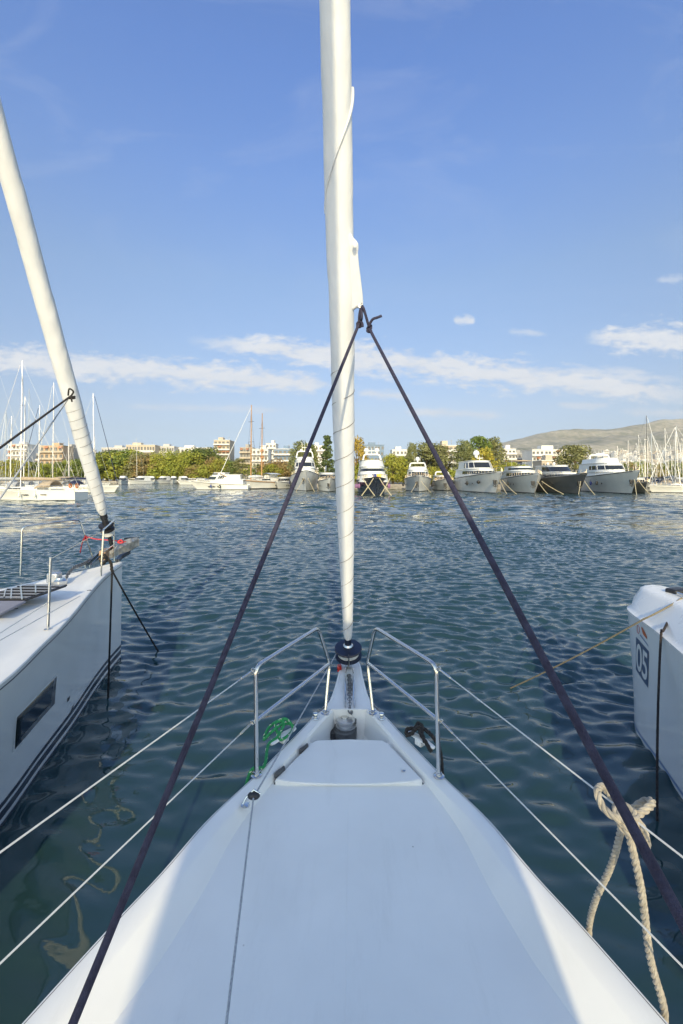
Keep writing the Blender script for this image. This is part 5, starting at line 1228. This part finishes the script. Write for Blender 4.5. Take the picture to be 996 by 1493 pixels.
for i, px in enumerate(range(886, 1030, 8)):
    tree(('roundL', 'roundG', 'roundL', 'roundG', 'russet')[i % 5], px, 673+random.uniform(-2.5, 3), 165+random.uniform(-6, 6), {'roundL': 'yellow green tree in the row behind the right hand masts', 'roundG': 'mid green tree in the row behind the right hand masts', 'russet': 'brownish tree in the row behind the right hand masts'}[('roundL', 'roundG', 'roundL', 'roundG', 'russet')[i % 5]], .9, 'trees behind the right hand masts')
# left wood line
tl = [(14, 672, 275, 'roundL'), (33, 674, 270, 'roundL'), (52, 676, 275, 'roundG'), (70, 678, 268, 'roundL'), (88, 676, 272, 'roundG'), (105, 673, 275, 'roundL'), (120, 670, 272, 'roundG'), (135, 668, 278, 'roundL'), (147, 661, 285, 'pine'), (156, 659, 280, 'roundG'), (166, 662, 276, 'roundL'), (178, 657, 280, 'roundG'), (190, 658, 282, 'roundL'), (205, 662, 270, 'olive'), (214, 664, 268, 'russet'), (228, 660, 266, 'weep'), (247, 656, 266, 'weep'), (262, 658, 268, 'weep'), (276, 660, 275, 'roundL'), (286, 656, 285, 'roundG'), (294, 654, 284, 'pine'), (303, 655, 286, 'roundG'), (311, 668, 272, 'russet'), (322, 672, 268, 'roundL'), (342, 674, 265, 'roundG'), (352, 670, 262, 'olive'), (365, 672, 266, 'roundL'), (297, 679, 264, 'bush'), (284, 680, 264, 'russet'), (240, 676, 262, 'bush'), (392, 670, 160, 'russet'), (408, 668, 158, 'russet'), (398, 676, 154, 'roundL'), (417, 672, 155, 'russet'), (380, 676, 162, 'roundG')]
wd = {'roundL': 'yellow green rounded tree', 'roundG': 'mid green rounded tree', 'pine': 'dark flat topped pine', 'olive': 'grey green tree', 'russet': 'brownish autumn tree', 'weep': 'broad drooping yellow green tree', 'bush': 'low bright shrub'}
for px, py, D, k in tl:
    nm = f'{wd[k]} on the far left shore' if D > 200 else f'{wd[k]} behind the small cruiser and schooner'
    tree(k, px, py-3.5 if D > 200 else py, D, nm, 1.35 if k != 'weep' else .95, 'trees on the far left shore' if D > 200 else 'trees behind the schooner', 'shrub' if k == 'bush' else 'tree')

# ---------------------------------------------------------------- buildings
M['bwhite'] = mat('render_white', (.74, .72, .69), .85, var=.05, vscale=.3); M['bcream'] = mat('render_cream', (.50, .43, .34), .85, var=.06, vscale=.3); M['borange'] = mat('render_orange', (.50, .37, .25), .85, var=.08, vscale=.3)
M['bgrey'] = mat('concrete_grey', (.34, .33, .32), .85, var=.08, vscale=.3); M['bpale'] = mat('render_pale', (.48, .47, .46), .85, var=.05, vscale=.3)
M['pane'] = mat('window_pane', (.13, .135, .14), .25, var=.4, vscale=.4); M['shut'] = mat('awning_cloth', (.42, .20, .12), .8, var=.1)
M['bluecl'] = mat('blue_cladding', (.12, .20, .32), .4, var=.1)
def building(label, px0, px1, py_top, D, floors, bays, wall, slab=None, depth=12, cat='building', balc=True, roofbox=True, awn=0, ry=0, name='apartment_building', z=1.25, group=None):
    x0, x1 = Xp(px0, D), Xp(px1, D); W_ = x1-x0; Ht = HC+(CY-py_top)/F*D-z
    o = thing(name, label, cat, ((x0+x1)/2, D+depth/2, z), group); slab = slab or M['bwhite']
    m = MB(); m.box((0, 0, Ht/2-.5), (W_, depth, Ht+1)); 
    b = m.build('wall', wall, None, smooth=False); b.parent = o
    fh = Ht/floors; bw = W_/bays; rnd = random.Random(int(px0*7)); wm = {}
    for f in range(floors):
        for k in range(bays):
            wv = bw*.62; hv = fh*.52; key = 'w'
            if key not in wm:
                q = MB(); q.box((0, 0, 0), (wv, .08, hv)); w0 = q.build('window', M['pane'], None, smooth=False); wm[key] = w0.data; bpy.data.objects.remove(w0)
            w0 = bpy.data.objects.new('window', wm[key]); COL.objects.link(w0); w0.parent = o; w0.location = (-W_/2+bw*(k+.5)+rnd.uniform(-.1, .1)*bw, -depth/2-.02, fh*(f+.5))
        if balc:
            q = MB(); q.box((0, -depth/2-.7, fh*f+.08 if f else .3), (W_+.3, 1.5, .16)); q.box((0, -depth/2-1.42, fh*f+.55), (W_+.2, .06, fh*.30)); q = q.build('balcony', slab, None, smooth=False); q.parent = o
        if awn:
            for k in range(bays):
                if rnd.random() < awn:
                    q = MB(); q.loft([[V((s*bw*.42, y, zz)) for s in (-1, 1)] for y, zz in ((-depth/2-.05, fh*(f+.95)), (-depth/2-1.2, fh*(f+.68)), (-depth/2-1.2, fh*(f+.62)))], closed=False, caps=False); q = q.build('awning', M['shut'], None, smooth=False); q.parent = o; q.location.x = -W_/2+bw*(k+.5)
    q = MB(); q.box((0, 0, Ht+.15), (W_+.5, depth+.5, .3)); q = q.build('roof', slab, None, smooth=False); q.parent = o
    if roofbox:
        q2 = MB(); q2.box((rnd.uniform(-.2, .2)*W_, 0, Ht+1.3), (W_*.3, depth*.4, 2.2)); q2 = q2.build('roof_hut', wall, None, smooth=False); q2.parent = q
        q2 = MB(); q2.tube([V((W_*.3, 0, Ht)), V((W_*.3, 0, Ht+3))], .08, 4); q2.box((W_*.3, 0, Ht+2.6), (1.4, .08, .08)); q2 = q2.build('antenna', M['bgrey'], None); q2.parent = q
    return o
building('white apartment block half hidden by masts at the left edge', 12, 40, 648, 330, 6, 5, M['bwhite'], awn=.2)
building('white low block between the left edge block and the orange flats', 42, 57, 662, 340, 4, 3, M['bpale'])
building('orange banded apartment block behind the left masts', 58, 92, 650, 310, 5, 5, M['borange'], M['bcream'], awn=.1)
building('grey apartment block right of the orange flats', 88, 104, 652, 325, 5, 3, M['bgrey'])
building('long white low building above the left trees, nearer the left furled sail', 112, 140, 660, 340, 3, 8, M['bpale'])
building('white flat roofed building above the left trees, beside the furled sail', 148, 186, 653, 390, 5, 9, M['bpale'])
building('long white terrace building above the left trees', 184, 226, 649, 380, 5, 10, M['bcream'], M['bwhite'], balc=True)
building('white terrace building left of the tower block', 224, 254, 651, 390, 5, 8, M['bpale'])
building('pale building peeping over trees just left of the tower block', 258, 306, 653, 400, 5, 9, M['bwhite'])
building('tall beige tower block of eight balconied floors left of the schooner masts', 312, 335, 642, 300, 8, 4, M['bcream'], M['bwhite'], 13, awn=.3)
building('grey beige apartment block behind the schooner foremast', 350, 368, 653, 260, 6, 4, M['bgrey'], M['bcream'], awn=.2)
building('white apartment block between the schooner masts', 368, 391, 655, 250, 5, 4, M['bwhite'], M['bwhite'], awn=.3)
building('white stepped block right of the schooner masts', 388, 402, 647, 290, 7, 3, M['bwhite'])
building('white block with a blue banded front above the brown trees', 400, 425, 655, 260, 5, 4, M['bluecl'], M['bwhite'])
building('white block behind the tall yacht radar arch', 455, 474, 650, 300, 6, 4, M['bwhite'])
building('blue glass office block behind the two white domes', 526, 560, 649, 330, 6, 7, M['bluecl'], M['bluecl'], balc=False)
building('white rooftop building behind the bright green trees', 572, 600, 656, 300, 5, 5, M['bwhite'])
building('beige balconied flats between the olive trees and the tall clump', 640, 668, 650, 190, 6, 4, M['bcream'], M['bwhite'], 10, awn=.35)
building('white flats right of the tall tree clump', 730, 752, 655, 230, 6, 4, M['bwhite'], awn=.15)
building('grey flats between the two white blocks under the hill', 750, 772, 662, 235, 5, 4, M['bgrey'], M['bpale'])
building('long white block with an orange band under the hill', 776, 834, 656, 215, 5, 10, M['bwhite'], M['bwhite'], awn=.12)
building('low white building left of the lone olive tree', 790, 822, 672, 170, 2, 6, M['bcream'], M['bwhite'], 8, balc=False)

# houses of the town at the foot of the hill
hg = 'white houses of the town below the hill'
HP = []
for k in range(4):
    o = thing('house', 'small white far house of the town below the hill', 'house', (0, 0, 0), hg); W_, Dp, Ht = ((16, 14, 13), (22, 15, 10), (12, 12, 16), (28, 16, 12))[k]
    m = MB(); m.box((0, 0, Ht/2-3), (W_, Dp, Ht+6)); m.box((W_*.2, 1, Ht+1.2), (W_*.35, Dp*.5, 2.4)); w0 = m.build('wall', (M['bwhite'], M['bpale'], M['bwhite'], M['bcream'])[k], None, smooth=False); w0.parent = o
    fl_ = max(2, int(Ht/3.3))
    for f in range(fl_):
        q = MB(); q.box((0, -Dp/2-.02, Ht/fl_*(f+.5)), (W_*.88, .2, Ht/fl_*.42)); q = q.build('window', M['pane'], None, smooth=False); q.parent = o
    HP.append(o)
rnd = random.Random(3); cnt = 0
def hillz(x, y): return 0
# ---------------------------------------------------------------- hills
ridge = pc([-1500, 300, 900, 1300, 1500, 1785, 2015, 2323, 2708, 3092, 3477, 3831, 4600, 6000, 9000], [0, 12, 110, 270, 335, 402, 440, 503, 548, 580, 612, 640, 660, 480, 200])
def hill_h(x, y):
    t = (y-1000)/4200
    if t <= 0: return 0
    if t < 1: f = (t**1.45)*(.72+.28*t)
    else: f = max(0, 1-((y-5200)/2600)**2)
    R = ridge(x)
    n = noise.fractal(V((x/900, y/700, 0)), 1.0, 2.1, 5)
    n2 = 1-abs(noise.noise(V((x/420+.3*math.sin(y/500), y/1500, 3.3))))*2
    return max(0, R*f*(1+.10*n*min(1, 4*(1-min(1, abs(t-1)*1.2)) if t > .9 else 1))+(n2*55+n*50)*f*(1-f)*3.2)
nx, ny = 190, 90; xs = [-1500+10500*i/(nx-1) for i in range(nx)]; ys = [1000+6800*j/(ny-1) for j in range(ny)]
vs = [V((x, y, 1.0+hill_h(x, y))) for y in ys for x in xs]; fs = [(j*nx+i, j*nx+i+1, (j+1)*nx+i+1, (j+1)*nx+i) for j in range(ny-1) for i in range(nx-1)]
hm = bpy.data.materials.new('hill_rock'); nt_, N_, L_ = nodes(hm); bs = N_['Principled BSDF']; bs.inputs['Roughness'].default_value = .95
tcn = N_.new('ShaderNodeTexCoord')
def nzn(sc, det, st=(1, 1, 1)):
    mp = N_.new('ShaderNodeMapping'); mp.inputs['Scale'].default_value = st; L_.new(tcn.outputs['Object'], mp.inputs[0]); n = N_.new('ShaderNodeTexNoise'); n.inputs['Scale'].default_value = sc; n.inputs['Detail'].default_value = det; n.inputs['Roughness'].default_value = .65; L_.new(mp.outputs[0], n.inputs[0]); return n.outputs[0]
r = N_.new('ShaderNodeValToRGB'); L_.new(nzn(.0022, 8), r.inputs[0]); e = r.color_ramp.elements; e[0].position = .36; e[0].color = (.20, .205, .14, 1); e[1].position = .64; e[1].color = (.46, .42, .34, 1); k = e.new(.5); k.color = (.36, .33, .26, 1)
r2 = N_.new('ShaderNodeValToRGB'); L_.new(nzn(.02, 6, (1, .5, 1)), r2.inputs[0]); e = r2.color_ramp.elements; e[0].position = .42; e[0].color = (.45, .5, .38, 1); e[1].position = .6; e[1].color = (1.05, 1.0, .95, 1)
mxn = N_.new('ShaderNodeMix'); mxn.data_type = 'RGBA'; mxn.blend_type = 'MULTIPLY'; mxn.inputs[0].default_value = .6; L_.new(r.outputs[0], mxn.inputs[6]); L_.new(r2.outputs[0], mxn.inputs[7]); L_.new(mxn.outputs[2], bs.inputs['Base Color'])
tag(finish('hills', vs, fs, hm, None, ang=180), kind='structure')
M['hilllow'] = None
# the town
spots = []
for _ in range(400):
    px = rnd.uniform(735, 1010); D = rnd.uniform(900, 3000); x = Xp(px, D); z = 1.2+hill_h(x, D)
    row = CY-(z-HC)/D*F
    spots.append((px, D, x, z))
pick = []
for px, D, x, z in sorted(spots, key=lambda s: s[1]):
    if all(abs(px-q[0]) > 2.2 or abs(D-q[1]) > 160 for q in pick): pick.append((px, D, x, z))
pick = [q for q in pick if 650 < CY-(q[3]-HC)/q[1]*F < 690]; print('houses', len(pick)); pick = pick[:190]
for i, (px, D, x, z) in enumerate(pick):
    o = HP[i] if i < 4 else copy_tree(HP[i % 4]); o.location = (x, D, z); s = rnd.uniform(.8, 1.5)*(1+D/2600); o.scale = (s, s, s*rnd.uniform(.8, 1.25)); o.rotation_euler.z = rnd.uniform(-.4, .4)

# ---------------------------------------------------------------- the air
hz_m = bpy.data.materials.new('haze'); nt_, N_, L_ = nodes(hz_m); N_.remove(N_['Principled BSDF'])
pv = N_.new('ShaderNodeVolumePrincipled'); pv.inputs['Color'].default_value = (.92, .95, 1, 1); pv.inputs['Density'].default_value = .00006; pv.inputs['Anisotropy'].default_value = .2
L_.new(pv.outputs[0], N_['Material Output'].inputs['Volume'])
m = MB(); m.box((500, 7500, 400), (32000, 19000, 808)); hz_o = m.build('haze', hz_m, None, smooth=False); tag(hz_o, kind='stuff')
